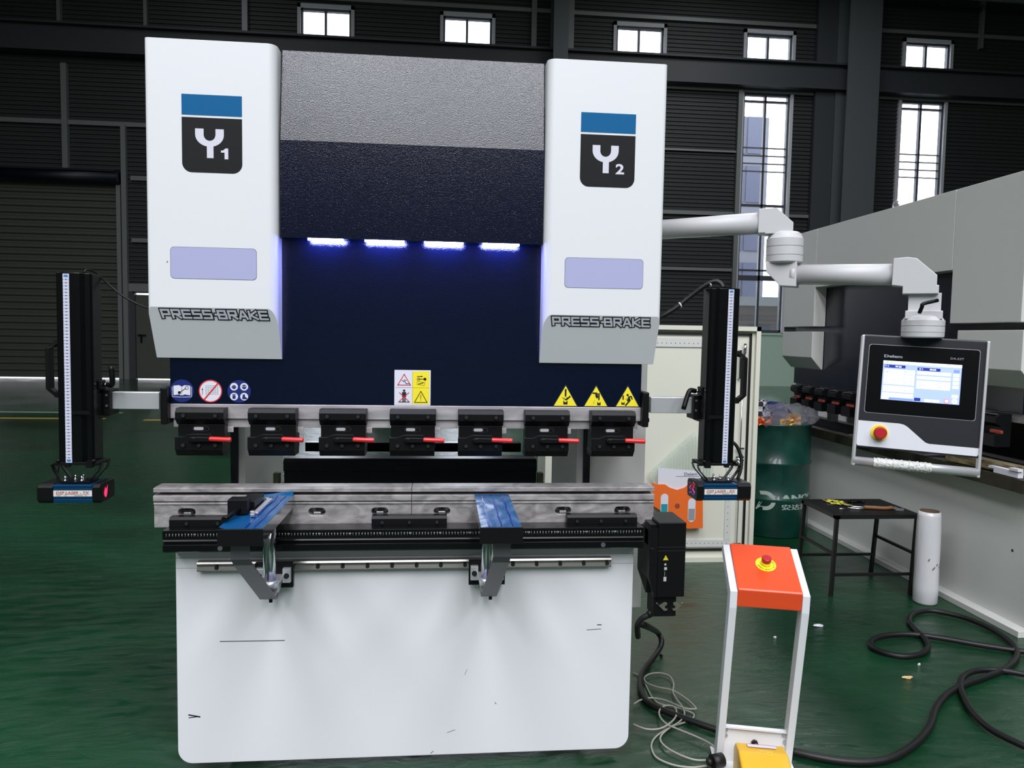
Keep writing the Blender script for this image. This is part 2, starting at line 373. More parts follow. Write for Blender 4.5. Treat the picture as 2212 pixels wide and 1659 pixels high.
# girts, posts, runway beam, columns
k = 0
def trim(b, m, cat=None):
    global k; k += 1; struct(b.build('trim_%d' % k, m))
for x0, x1, z, h in ((-16, 24, 11.62, .12), (5.0, 9.5, 9.53, .16), (9.5, 12.2, 9.53, .16), (14.2, 24, 9.53, .16), (-16, -9.2, 7.62, .13), (-9.2, 2, 7.62, .12), (5, 9.5, 7.56, .06), (5, 9.5, 5.58, .12), (11.3, 12.4, 5.58, .1), (14.2, 15.0, 5.58, .12), (16.6, 24, 5.58, .12), (5, 9.5, 3.78, .1), (-9.3, -7, 6.05, .14), (-9.3, -7, 4.2, .12), (-9.5, -7, 2.78, .24), (2, 9.6, 1.86, .12), (11.3, 12.4, 3.78, .1)):
    b = MB(); b.box(x0, x1, WY-.12, WY-.04, z-h/2, z+h/2); trim(b, girtm)
for x, z0, z1, wd in ((-11.22, 10.2, 13.2, .1), (-11.12, 6.2, 9.3, .16), (-8.78, 10.2, 13.2, .1), (-5.92, 10.2, 13.2, .16), (2.8, 10.2, 13.2, .16), (3.95, 10.2, 13.2, .2), (-9.47, 0, 7.6, .14), (9.5, 1.75, 9.5, .14), (13.95, 5.0, 9.3, .09), (14.05, 10.4, 12.0, .09), (17.6, 11.2, 13.2, .1)):
    b = MB(); b.box(x-wd/2, x+wd/2, WY-.2, WY-.05, z0, z1); trim(b, girtm)
b = MB(); b.prism([(WY-.1, 9.55), (WY-.5, 9.55), (WY-.5, 9.6), (WY-.34, 9.62), (WY-.34, 10.3), (WY-.5, 10.32), (WY-.5, 10.38), (WY-.1, 10.38)], XL, XR, 'x'); trim(b, beamm)
for x, wd in ((12.6, 1.05), (3.3, .45), (-15.0, .8)):
    b = MB(); b.box(x, x+wd, 20.2, 20.24, 0, ZC); b.box(x+wd*.45, x+wd*.55, 20.24, 20.9, 0, ZC); b.box(x, x+wd, 20.9, 20.94, 0, ZC); trim(b, colm)
b = MB(); b.box(11.95, 12.6, 20.95, 21.1, 0, ZC); trim(b, beamm)
b = MB(); b.cyl((13.6, 20.4, 12.55), (24, 20.4, 12.45), .1); b.cyl((14.4, 20.4, 12.55), (14.5, 20.4, 12.55), .12); b.cyl((14.7, 20.4, 12.55), (14.8, 20.4, 12.55), .12); trim(b, girtm)
# roller shutter and personnel door
b = MB(); corr(b, RD[0], RD[1], RD[2], RD[3], WY+.02, .205, .05); d1 = struct(b.build('door_1', shut))
b = MB(); b.box(RD[1]-.02, RD[1]+.1, WY-.18, WY, 0, 5.85); b.build('guide_rail', girtm, d1)
b = MB(); b.cyl((RD[0], WY-.22, 6.02), (RD[1]+.1, WY-.22, 6.02), .2, seg=24); b.box(RD[0], RD[1]+.05, WY-.42, WY-.02, 6.16, 6.22); b.build('shutter_roll', navyd, d1)
b = MB(); b.box(PD[0]+.05, PD[1], WY-.02, WY+.03, PD[2], PD[3]-.05); d2 = struct(b.build('door_2', shut))
b = MB(); b.box(PD[0]-.1, PD[0]+.06, WY-.1, WY+.05, 0, PD[3]+.08); b.box(PD[0], PD[1], WY-.1, WY+.05, PD[3], PD[3]+.1); b.build('door_frame', beamm, d2)
b = MB(); b.box(PD[0]+.12, PD[0]+.36, WY-.09, WY-.06, 1.32, 1.36); b.box(PD[0]+.2, PD[0]+.24, WY-.09, WY-.02, 1.12, 1.36); b.build('door_handle', blackp, d2)
# painted floor markings
for x0, x1, y, wd, m, lb in ((-16, -5.6, 10.55, .12, lime, 'yellow line painted on the green floor, nearest to the machine'), (-4.9, -1.0, 10.4, .12, lime, 'short yellow floor line just left of the machine'), (-16, -5.7, 11.5, .1, limw, 'pale line painted across the green floor at left'), (-7.0, -5.6, 12.45, .1, lime, 'faint far yellow floor line behind the left laser post')):
    b = MB(); b.box(x0, x1, y, y+wd, 0, .002); o = b.build('floor_marking', m); tag(o, lb, 'floor marking'); 
# outdoors, seen through the windows
outg = M('pale_outdoor_concrete', (120, 120, 116), .8); facade = M('pale_facade', (104, 106, 116), .7); facb = M('facade_glass', (72, 78, 100), .4); shedm = M('shed_wall', (112, 102, 100), .8); shedr = M('shed_roof', (150, 152, 156), .7)
b = MB(); b.box(-60, 80, WY, 90, -.12, -.02); struct(b.build('ground_outside', outg))
t = thing('office_building', (14, 34, 0), 'pale multi-storey building outside the tall window behind the swivel arm', 'building')
b = MB(); b.box(9, 16.2, 34, 44, 0, 12.6); b.build('wall', facade, t)
for z in range(5):
    for x in (14.2, 15.1):
        b = MB(); b.box(x, x+.8, 33.94, 34.02, 1.2+z*2.4, 3.0+z*2.4); b.build('window', facb, t)
t = thing('shed', (15.5, 26, 0), 'low pale shed with white roof edge seen low in the tall window', 'shed')
b = MB(); corr(b, 8, 18, 0, 2.6, 26, .3, .04); b.box(8, 18, 26.05, 29, 0, 2.6); b.build('wall', shedm, t)
b = MB(); b.box(7.8, 18.2, 25.6, 29.2, 2.85, 3.2); b.build('roof', shedr, t)
b = MB(); b.box(7.9, 18.1, 25.8, 26, 2.5, 2.9); b.build('fascia', shedm, t)
for x in (10.2, 12.2, 14.0): b = MB(); b.box(x, x+.8, 25.92, 26.0, 1.1, 2.1); b.build('louvre', facb, t)

# ------------------------------------------------------------------ the press brake in the middle
PBk = thing('press_brake', (0, .08, 0), 'white and navy press brake lettered Y1 and Y2, standing in the foreground', 'press brake')
def part(b, name, m, parent=None, bev=0, shade=False, label=None):
    o = b.build(name, m, parent or PBk, shade=shade)
    if bev: bevmod(o, bev)
    if label: o['label'] = label
    return o
part(MB().box(-.80, .80, .08, .14, 1.282, 2.298), 'ram', navy, bev=.002)
part(MB().box(-.80, .80, .079, .14, 1.233, 1.2815), 'ram_edge_bar', steel, bev=.001)
part(MB().box(-.793, .793, .088, .135, 1.203, 1.2325), 'ram_tang', steel, bev=.001)
for s in (-1, 1):
    b = MB(); b.box(s*.80 if s > 0 else -.822, .822 if s > 0 else -.80, .05, .16, 1.215, 1.338, .004)
    b.cyl((s*.81, .1, 1.235), (s*.836, .1, 1.235), .008); part(b, 'ram_end_plate', blackp)
part(MB().prism([(.03, 1.835), (.03, 2.147), (.064, 2.442), (.15, 2.442), (.15, 2.30), (.0785, 2.30), (.0785, 1.85), (.07, 1.85), (.07, 1.835)], -.43, .432, 'x'), 'upper_cover', navy, bev=.0015)
for x0, x1 in ((-.345, -.23), (-.16, -.031), (.037, .166), (.232, .355)):
    part(MB().box(x0, x1, .044, .049, 1.830, 1.8345), 'led_strip', led)
YL = [(-.6335, 'left', '1', -.632, -.6325, -1), (.6415, 'right', '2', .639, .6355, 1)]
for cx, side, num, wx, tx, s in YL:
    xi, xo = (.435, .838)
    b = MB(); b.prism([(0, 1.60), (0, 2.437), (.078, 2.437), (.078, 1.435), (.072, 1.435)], s*xi, s*xo, 'x'); bm = b.bm
    bmesh.ops.recalc_face_normals(bm, faces=bm.faces[:])
    for X, r, sg in ((s*xi, .03, 14), (s*xo, .012, 6)):
        es = [e for e in bm.edges if all(abs(v.co.x-X) < 1e-5 and v.co.y < .0725 for v in e.verts) and abs(e.verts[0].co.z-e.verts[1].co.z) > .05]
        es = [e for e in es if max(v.co.y for v in e.verts) < .001] or es
        bmesh.ops.bevel(bm, geom=es, offset=r, segments=sg, affect='EDGES', profile=.5)
    c = part(b, 'side_cover', white); bevmod(c, .003)
    for p in c.data.polygons: p.use_smooth = False
    # emblem
    k = .000383; bz = 2.027
    b = MB().at((cx, 0, 0)); b.mi = 0
    hw = .0925
    b.mi = 0; b.rect(-hw, hw, bz+.178, bz+.242)
    arc = [(-hw+.03-.03*math.cos(t), bz+.03-.03*math.sin(t)) for t in [PI/2*i/8 for i in range(9)]]
    b.mi = 1; b.poly(arc+[(-x, z) for x, z in arc[::-1]]+[(hw, bz+.171), (-hw, bz+.171)])
    b.mi = 2; u0 = -20*k; d = .001
    def q(x, y): return ((x-587)*k, bz+(1165-y)*k)
    b.poly([q(452, 808), q(452, 855), q(520, 855), q(520, 808)][::-1], d); b.poly([q(615, 808), q(615, 855), q(682, 855), q(682, 808)][::-1], d)
    n = 16
    for i in range(n):
        a0, a1 = PI+PI*i/n, PI+PI*(i+1)/n
        P4 = [(567+115*math.cos(a0), 855-98*math.sin(a0)), (567+115*math.cos(a1), 855-98*math.sin(a1)), (567+47.5*math.cos(a1), 855-50*math.sin(a1)), (567+47.5*math.cos(a0), 855-50*math.sin(a0))]
        b.poly([q(*p) for p in P4], d)
    b.poly([q(545, 1045), q(598, 1045), q(598, 938), q(545, 938)], d+.0002)
    if num == '1': b.poly([q(686, 1050), q(716, 1050), q(716, 962), q(694, 962), q(676, 978), q(658, 981), q(658, 997), q(686, 996)], d)
    else: cq = q(697, 1006); b.text('2', cq[0], cq[1], .029, .034, d, off=.03)
    part(b, 'emblem', [blub, dark, offw], label='Y%s emblem, blue band over black shield' % num)
    # frosted window
    b = MB().at((wx, 0, 1.7415)); W2, H2, r = .133, .0495, .013
    pts = [(sx*(W2-r)+r*math.cos(a), sz*(H2-r)+r*math.sin(a)) for sx, sz, a0 in ((1, 1, 0), (-1, 1, PI/2), (-1, -1, PI), (1, -1, 1.5*PI)) for a in [a0+PI/2*i/6 for i in range(7)]]
    b.mi = 1; b.poly([(x*1.008, z*1.02) for x, z in pts], .0004); b.mi = 0; b.poly(pts, .0009); part(b, 'frosted_window', [lav, frame_d])
    b = MB().at((tx, 0, 1.60), (1, 0, 0), (0, -.072, .165)); tw = .335 if s < 0 else .336
    b.mi = 0; strokes(b, 'PRESS-BRAKE', 0, -.0225, tw, .0325, .0066, .0007, .16, .0074)
    b.mi = 1; strokes(b, 'PRESS-BRAKE', 0, -.0225, tw, .0325, .0066, .0014, .16)
    part(b, 'lettering', [ink, offw], label='PRESS-BRAKE lettering in white with black outline')
    if s < 0: part(MB().cyl((-.775, 0, 1.744), (-.775, -.002, 1.744), .0015, seg=8), 'cover_pin', ink)
# machine body behind the ram
cframe = [(.16, .03), (.95, .03), (.95, 2.34), (.16, 2.34), (.16, 1.42), (.31, 1.32), (.31, .92), (.16, .84)]
for s in (-1, 1): part(MB().prism(cframe, s*.618, s*.642, 'x'), 'side_frame', greyp)
for s in (-1, 1): part(MB().box(min(s*.643, s*.668), max(s*.643, s*.668), .30, .36, .80, 1.40), 'guide_plate', navyd)
part(MB().box(-.617, .617, .2, .7, 2.05, 2.3), 'cross_member', greyp); part(MB().box(-.617, .617, .16, .2, 1.5, 2.3), 'cylinder_beam', navyd)
part(MB().box(.672, .897, .35, .62, .457, 2.2), 'side_panel', greyp, bev=.002)
part(MB().prism([(.60, .86), (.60, .957), (.585, .962), (.585, .998), (.60, 1.011), (.70, 1.011), (.70, .86)], -.54, .50, 'x'), 'backgauge_beam', M('blued_steel', (44, 47, 54), .28, .5), bev=.002)
part(MB().box(-.50, .46, .85, .9, 1.0, 1.04), 'backgauge_bar', blackg)
b = MB().at((.11, .5849, .985)); b.text('AMB6  4P  B1/2', -.17, -.008, .06, .006); b.text('automation', -.17, -.02, .06, .006); part(b, 'engraving', M('faint_print', (70, 72, 76), .5))
for s, x in ((-1, -.565), (1, .515)):
    b = MB(); b.box(x-.02, x+.02, .56, .62, .86, .91, .002); b.box(x-.012, x+.012, .57, .61, .91, .955, .003); part(b, 'backgauge_finger', M('olive_painted_metal', (120, 124, 92), .45))
# bed
def rrect(x0, x1, z0, z1, r, n=8, top=False):
    P_ = [(x1-r+r*math.cos(a), z0+r+r*math.sin(a)) for a in [-PI/2+PI/2*i/n for i in range(n+1)]]
    P_ += [(x1, z1), (x0, z1)]
    return P_+[(x0+r+r*math.cos(a), z0+r+r*math.sin(a)) for a in [PI+PI/2*i/n for i in range(n+1)]]
part(MB().prism(rrect(-.79, .79, .035, .79, .05), .082, .096, 'y'), 'front_panel', white, bev=.0015)
part(MB().box(-.76, .76, .10, .16, .04, .83), 'bed', greyp)
b = MB()
for x0, z0, x1, z1, wd in ((-.79, .757, .79, .757, .0012), (-.79, .722, .79, .722, .0008)): b.at((0, .082, 0)).line([(x0, z0), (x1, z1)], wd, .0004)
part(b, 'fold_line', seam)  # fold lines drawn as thin dark grey strips
SCF = M('scuff_black', (40, 40, 44), .6)
for (a, c), wd in ((((475, 1386), (614, 1384)), .0026), (((1268, 1361), (1298, 1359)), .0018), (((1291, 1350), (1299, 1350)), .003), (((408, 1545), (431, 1549)), .005), (((408, 1551), (424, 1549)), .003), (((1004, 1458), (1009, 1446)), .0008), (((1069, 1518), (1072, 1521)), .002), (((930, 1628), (936, 1623)), .002), (((966, 1583), (983, 1577)), .0015)):
    A, B_ = U(*a, Y=.08), U(*c, Y=.08); part(MB().at((0, .082, 0)).line([(A.x, A.z), (B_.x, B_.z)], wd, .0005), 'scuff_mark', SCF)
# scale rail with centimetre numbers
part(MB().prism([(0, .873), (.08, .873), (.08, .797), (.012, .797), (.0, .803), (.0, .824), (.008, .829), (.008, .832), (0, .836), (.003, .842), (0, .848)], -.802, .802, 'x'), 'scale_rail', blackg, bev=.0008)
b = MB().at((-.8, 0, .861)); tm = [M('white_scale_print', (205, 205, 205), .5)]
for c in range(1, 160):
    b.text(str(c) if c % 10 == 0 else str(c % 10), c*.01, -.001, None, .0054, .0005)
    if c % 5 == 0 or True: b.rect(c*.01-.0003, c*.01+.0003, -.0075, -.0055, .0005)
part(b, 'scale_print', tm)
b = MB()
for x in (-.62, .66): b.cyl((x, -.002, .813), (x, .004, .813), .008)
part(b, 'rail_plug', greyst)
# die holder with wedge slots (real holes)
def holder(x0, x1, slots, name):
    b = MB(); b.prism([(.085, .862), (.085, .9395), (.081, .9405), (.081, .9465), (.087, .9475), (.087, .9505), (.078, .952), (.078, .971), (.125, .9725), (.125, .981), (.08, .9825), (.08, .996), (.10, .998), (.155, .998), (.155, .862)], x0, x1, 'x')
    o = b.build(name, steel2)
    c = MB()
    for x in slots:
        pts = [(x+.0155*sx+.0135*math.cos(a), .913+.0135*math.sin(a)) for sx, a0 in ((1, -PI/2), (-1, PI/2)) for a in [a0+PI*i/8 for i in range(9)]]
        c.prism(pts, .05, .135, 'y'); 
    co = c.build('cut', steel2); m = o.modifiers.new('b', 'BOOLEAN'); m.object = co; m.operation = 'DIFFERENCE'; m.solver = 'EXACT'
    bpy.context.view_layer.update(); dg = bpy.context.evaluated_depsgraph_get(); me = bpy.data.meshes.new_from_object(o.evaluated_get(dg))
    o.modifiers.clear(); o.data = me; bpy.data.objects.remove(co)
    me.transform(Matrix.Translation((0, -.08, 0))); o.parent = PBk; bevmod(o, .0008, 1); return o
SL = [-.753, -.54, -.322, -.109, .105, .318, .532, .745]
holder(-.859, -.0008, [x for x in SL if x < 0], 'die_holder'); holder(.0008, .859, [x for x in SL if x > 0], 'die_holder')
b0 = MB(); b0.box(SL[0]-.012, SL[0]+.012, .09, .128, .9015, .911, .001); wd0 = part(b0, 'wedge', galv)
b0 = MB(); b0.box(SL[0]-.005, SL[0]+.005, .085, .095, .921, .928, .001); b0.cyl((SL[0], .086, .9235), (SL[0], .10, .9235), .005, seg=12); st0 = part(b0, 'wedge_stop', black)
for x in SL[1:]:
    for p_ in (wd0, st0): c = p_.copy(); COL.objects.link(c); c.parent = PBk; c.location = (x-SL[0], 0, 0)
# bolts
def bolt(b, x, y, z, r, rec=True):
    b.mi = 0; b.cyl((x, y, z), (x, y-.004, z), r, r*.93, seg=20); b.mi = 1; b.cyl((x, y-.0041, z), (x, y-.0045, z), r*.62, seg=16); b.mi = 2; b.cyl((x, y-.0046, z), (x, y-.0049, z), r*.42, seg=6); b.mi = 0
boltm = [black, M('bolt_rim', (74, 75, 78), .35, .4), M('bolt_recess', (6, 6, 7), .6)]
for x0, x1, bs in ((-.797, -.60, (-.74, -.64)), (-.133, .122, (-.097, -.005, .088)), (.54, .79, (.575, .66, .748))):
    o = part(MB().prism([(.045, .873), (.045, .897), (.052, .906), (.079, .906), (.079, .873)], x0, x1, 'x'), 'clamp_bar', black, bev=.001)
    for x in bs: b = MB(); bolt(b, x, .045, .885, .0075); b.build('bolt', boltm, o)
# linear rail with its screws
o = part(MB().prism([(.081, .718), (.055, .718), (.052, .722), (.056, .734), (.056, .738), (.052, .744), (.055, .75), (.081, .75)], -.712, .703, 'x'), 'linear_rail', railst)
for i in range(17):
    x = -.648+i*.0835
    if x < .69: b = MB(); bolt(b, x, .0545, .731, .0068); b.build('bolt', boltm, o)
# tool clamps
CX = [-.690, -.459, -.2285, .004, .2335, .4615, .6925]
x = CX[0]
b = MB(); b.prism([(.0785, 1.272), (.035, 1.272), (.025, 1.259), (.025, 1.237), (.045, 1.217), (.0785, 1.217)], x-.077, x+.077, 'x')
b.prism([(.046, 1.217), (.046, 1.135), (.11, 1.135), (.11, 1.202), (.0865, 1.202), (.0865, 1.217)], x-.074, x+.074, 'x')
b.prism([(x-.077, 1.135), (x+.074, 1.135), (x+.074, 1.172), (x+.052, 1.172), (x+.036, 1.188), (x-.031, 1.188), (x-.052, 1.179), (x-.077, 1.179)], .02, .05, 'y')
b.prism([(.02, 1.135), (.036, 1.1145), (.11, 1.113), (.11, 1.135)], x-.076, x+.073, 'x')
cl = part(b, 'tool_clamp', black, bev=.0012)
def stad(x, z, hl, r, n=8): return [(x+hl*sx+r*math.cos(a), z+r*math.sin(a)) for sx, a0 in ((1, -PI/2), (-1, PI/2)) for a in [a0+PI*i/n for i in range(n+1)]]
b = MB(); b.mi = 0; b.prism(stad(x-.001, 1.2035, .018, .0095), .0445, .046, 'y'); b.mi = 1; b.prism(stad(x-.008, 1.2035, .0105, .005), .0435, .045, 'y'); b.mi = 2; b.cyl((x+.016, .045, 1.2035), (x+.016, .043, 1.2035), .006, seg=14)
b.build('position_slot', [M('slot_black', (5, 5, 6), .6), M('slot_plate', (208, 206, 214), .35, .3), black], cl)
b = MB(); b.prism([(x-.028, 1.168), (x-.02, 1.164), (x+.045, 1.1655), (x+.045, 1.1795), (x-.02, 1.181), (x-.028, 1.177)], .004, .016, 'y'); b.cyl((x-.014, .02, 1.172), (x-.014, .003, 1.172), .007); lv = b.build('lever', black, cl); bevmod(lv, .002)
b = MB(); b.tube([(x+.036, .010, 1.1735), (x+.05, .009, 1.1735), (x+.10, .006, 1.172), (x+.1065, .006, 1.172)], .0085, seg=12, smooth=0, ry=.008); b.lathe((x+.1065, .006, 1.172), [(.0001, 0)]) if False else None; gr = b.build('lever_grip', redg, cl); bevmod(gr, .003, 3); gr['label'] = 'red lever grip'
for dx, z in ((-.050, 1.2485), (.051, 1.2485), (-.050, 1.1515), (0, 1.1515), (.052, 1.1515)):
    b = MB(); bolt(b, x+dx, .025 if z > 1.2 else .02, z, .0082); b.build('bolt', boltm, cl)
b = MB(); b.mi = 0; b.box(x+.073, x+.0915, .085, .09, 1.187, 1.2045); b.mi = 1; b.at((x+.0825, .085, 1.2))
for i in range(3): b.line([(-.007, -.002-i*.004), (.007, -.002-i*.004)], .0008, .0003)
b.build('tag', [M('tag_paper', (206, 198, 200), .4), M('tag_print', (130, 110, 116), .6)], cl)
for cx in CX[1:]:
    c = copy_tree(cl, PBk); c.location = (cx-x, 0, 0)
# safety stickers on the ram
def sticker(name, cx, cz, fn, mats, label):
    b = MB().at((cx, .08, cz)); fn(b); part(b, name, mats, label=label)
def s_book(b):
    b.mi = 0; b.disc(0, 0, .038); b.mi = 1
    for s in (-1, 1):
        b.poly([(0, -.016), (s*.009, -.012), (s*.027, -.015), (s*.027, .017), (s*.009, .019), (0, .014)][::s], .001)
        b.line([(s*.031, .013), (s*.031, -.02), (0, -.021)], .0016, .001)
    b.mi = 2; b.line([(0, .014), (0, -.016)], .001, .0014); b.disc(-.008, -.006, .005, .0014); b.line([(-.008, -.006), (.012, .008)], .0022, .0014); b.ring(.016, .01, .006, .0015, .0014)
sticker('safety_sticker', -.762, 1.325, s_book, [blu, paper, ink], 'round blue sticker with open manual and wrench')
def s_guard(b):
    b.mi = 0; b.disc(0, 0, .038); b.mi = 1; b.ring(0, 0, .038, .0035, .001); b.mi = 2
    for i in range(6): b.line([(-.014+i*.0075, -.01), (-.014+i*.0075, .018)], .0007, .001)
    for i in range(5): b.line([(-.016, -.01+i*.007), (.026, -.01+i*.007)], .0007, .001)
    b.mi = 3; b.line([(-.026, -.012), (-.026, .008)], .0014, .001); b.poly([(-.0285, .004), (-.0235, .004), (-.026, .011)], .001)
    b.mi = 1; b.line([(-.021, -.029), (.024, .026)], .0042, .0016)
sticker('safety_sticker', -.670, 1.325, s_guard, [paper, redi, M('grey_print', (120, 122, 140), .5), ink], 'round white sticker with crossed-out guard grid')
def s_ppe(b):
    b.mi = 0; b.disc(0, 0, .038)
    for u, v in ((-.0165, .0155), (.0165, .0155), (-.0165, -.0175), (.0165, -.0175)): b.mi = 1; b.disc(u, v, .0128, .001)
    b.mi = 0; b.disc(-.0165, .0145, .0065, .0014); b.disc(.0165, .0155, .0075, .0014); b.rect(-.025, -.008, .013, .015, .0013)
    b.mi = 1; b.disc(.013, .0165, .002, .0018); b.disc(.020, .0165, .002, .0018); b.disc(-.019, .0155, .0009, .0018); b.disc(-.014, .0155, .0009, .0018)
    b.mi = 0; b.rect(-.0215, -.0115, -.025, -.015, .0014)
    for i in range(4): b.rect(-.0215+i*.0026, -.0196+i*.0026, -.0155, -.0085, .0014)
    b.poly([(.012, -.010), (.019, -.010), (.0195, -.018), (.026, -.022), (.026, -.026), (.010, -.026)][::-1], .0014)
sticker('safety_sticker', -.577, 1.325, s_ppe, [blu, paper], 'round blue sticker with four white protective gear symbols')
def s_quad(b):
    w_, h_ = .0615, .0605
    b.mi = 0; b.rect(-w_, w_, -h_, h_); b.rect(-.056, 0, -.056, .056, .0008); b.mi = 1; b.rect(0, .057, -.056, .056, .001)
    b.mi = 2; b.line([(-.057, 0), (.057, 0)], .0006, .0013); b.line([(0, -.056), (0, .056)], .0006, .0013)
    b.mi = 3; b.line([(-.050, .009), (-.007, .009), (-.0285, .046)], .0026, .0014, True)
    b.mi = 2; b.line([(-.036, .026), (-.029, .02), (-.028, .027), (-.021, .024)], .0016, .0016); b.line([(-.026, .021), (-.022, .014), (-.012, .014)], .002, .0016)
    b.disc(.042, .03, .005, .0016); b.line([(.018, .03), (.042, .03)], .0022, .0016); b.ring(.02, .03, .0055, .0012, .0016)
    b.line([(.016, .039), (.03, .039)], .0022, .0016); b.poly([(.029, .036), (.035, .039), (.029, .042)], .0016)
    b.line([(.014, .012), (.04, .008), (.042, .018), (.016, .022), (.014, .012)], .0008, .0016); b.line([(.02, .013), (.036, .017)], .0022, .0016)
    b.disc(-.0285, -.010, .004, .0016); b.rect(-.0355, -.0215, -.031, -.015, .0016); b.rect(-.0335, -.0295, -.048, -.031, .0016); b.rect(-.0275, -.0235, -.048, -.031, .0016); b.rect(-.048, -.009, -.0505, -.048, .0016)
    b.mi = 3; b.line([(-.044, -.046), (-.013, -.017)], .0024, .0019); b.line([(-.013, -.046), (-.044, -.017)], .0024, .0019)
    b.mi = 2; b.line([(.007, -.05), (.05, -.05), (.0285, -.012)], .0022, .0016, True); b.rect(.0275, .0295, -.038, -.024, .0016); b.disc(.0285, -.042, .0014, .0016)
sticker('safety_sticker', 0, 1.3435, s_quad, [paper, yel, ink, redi], 'square four-part white and yellow warning sticker')
def tri(b):
    b.mi = 2; b.poly([(-.045, -.0385), (.045, -.0385), (0, .0405)], .0005); b.mi = 0; b.poly([(-.0405, -.036), (.0405, -.036), (0, .034)], .0009); b.mi = 1
def s_t1(b):
    tri(b); b.poly([(-.003, .023), (.003, .023), (.003, -.0), (0, -.006), (-.003, 0)][::-1], .0013)
    b.poly([(-.0075, -.017), (-.0075, -.031), (.0075, -.031), (.0075, -.017), (0, -.024)], .0013)
    b.poly([(-.009, -.004), (0, -.017), (.005, -.016), (.019, -.004), (.014, 0), (.008, -.007), (.004, -.004), (.004, -.009), (0, -.012)], .0013); b.line([(-.013, -.006), (-.004, -.014)], .0014, .0013)
def s_t2(b):
    tri(b); b.poly([(-.013, .012), (-.013, .007), (-.003, .007), (-.002, -.003), (.004, -.01), (.008, -.004), (.006, .010), (.002, .012)], .0013)
    b.poly([(.008, .010), (.013, .010), (.013, -.012), (.0105, -.017), (.008, -.012)], .0015); b.poly([(.005, -.02), (.005, -.033), (.017, -.033), (.017, -.02), (.011, -.026)], .0013)
    b.line([(-.004, -.016), (-.008, -.022), (-.008, -.029)], .0009, .0013)
def s_t3(b):
    tri(b); b.poly([(-.0185, .003), (-.0135, .003), (-.0135, -.010), (-.016, -.015), (-.0185, -.010)], .0013); b.poly([(-.022, -.019), (-.022, -.030), (-.010, -.030), (-.010, -.019), (-.016, -.025)], .0013)
    b.disc(.0, .004, .0042, .0013); b.poly([(.002, -.001), (.014, .002), (.019, -.011), (.015, -.012), (.011, -.003), (.008, -.004), (.012, -.015), (-.005, -.035), (-.010, -.032), (.001, -.020), (-.004, -.012), (.0, -.010)], .0013)
    b.line([(-.002, -.006), (-.009, -.012)], .0008, .0013)
for cx, f, lb in ((.5305, s_t1, 'yellow triangle with hand under blade'), (.6385, s_t2, 'yellow triangle with bending hand and blade'), (.7515, s_t3, 'yellow triangle with person struck backwards')):
    sticker('warning_triangle', cx, 1.3215, f, [yel, ink, M('clear_sticker_rim', (24, 32, 60), .4)], lb)

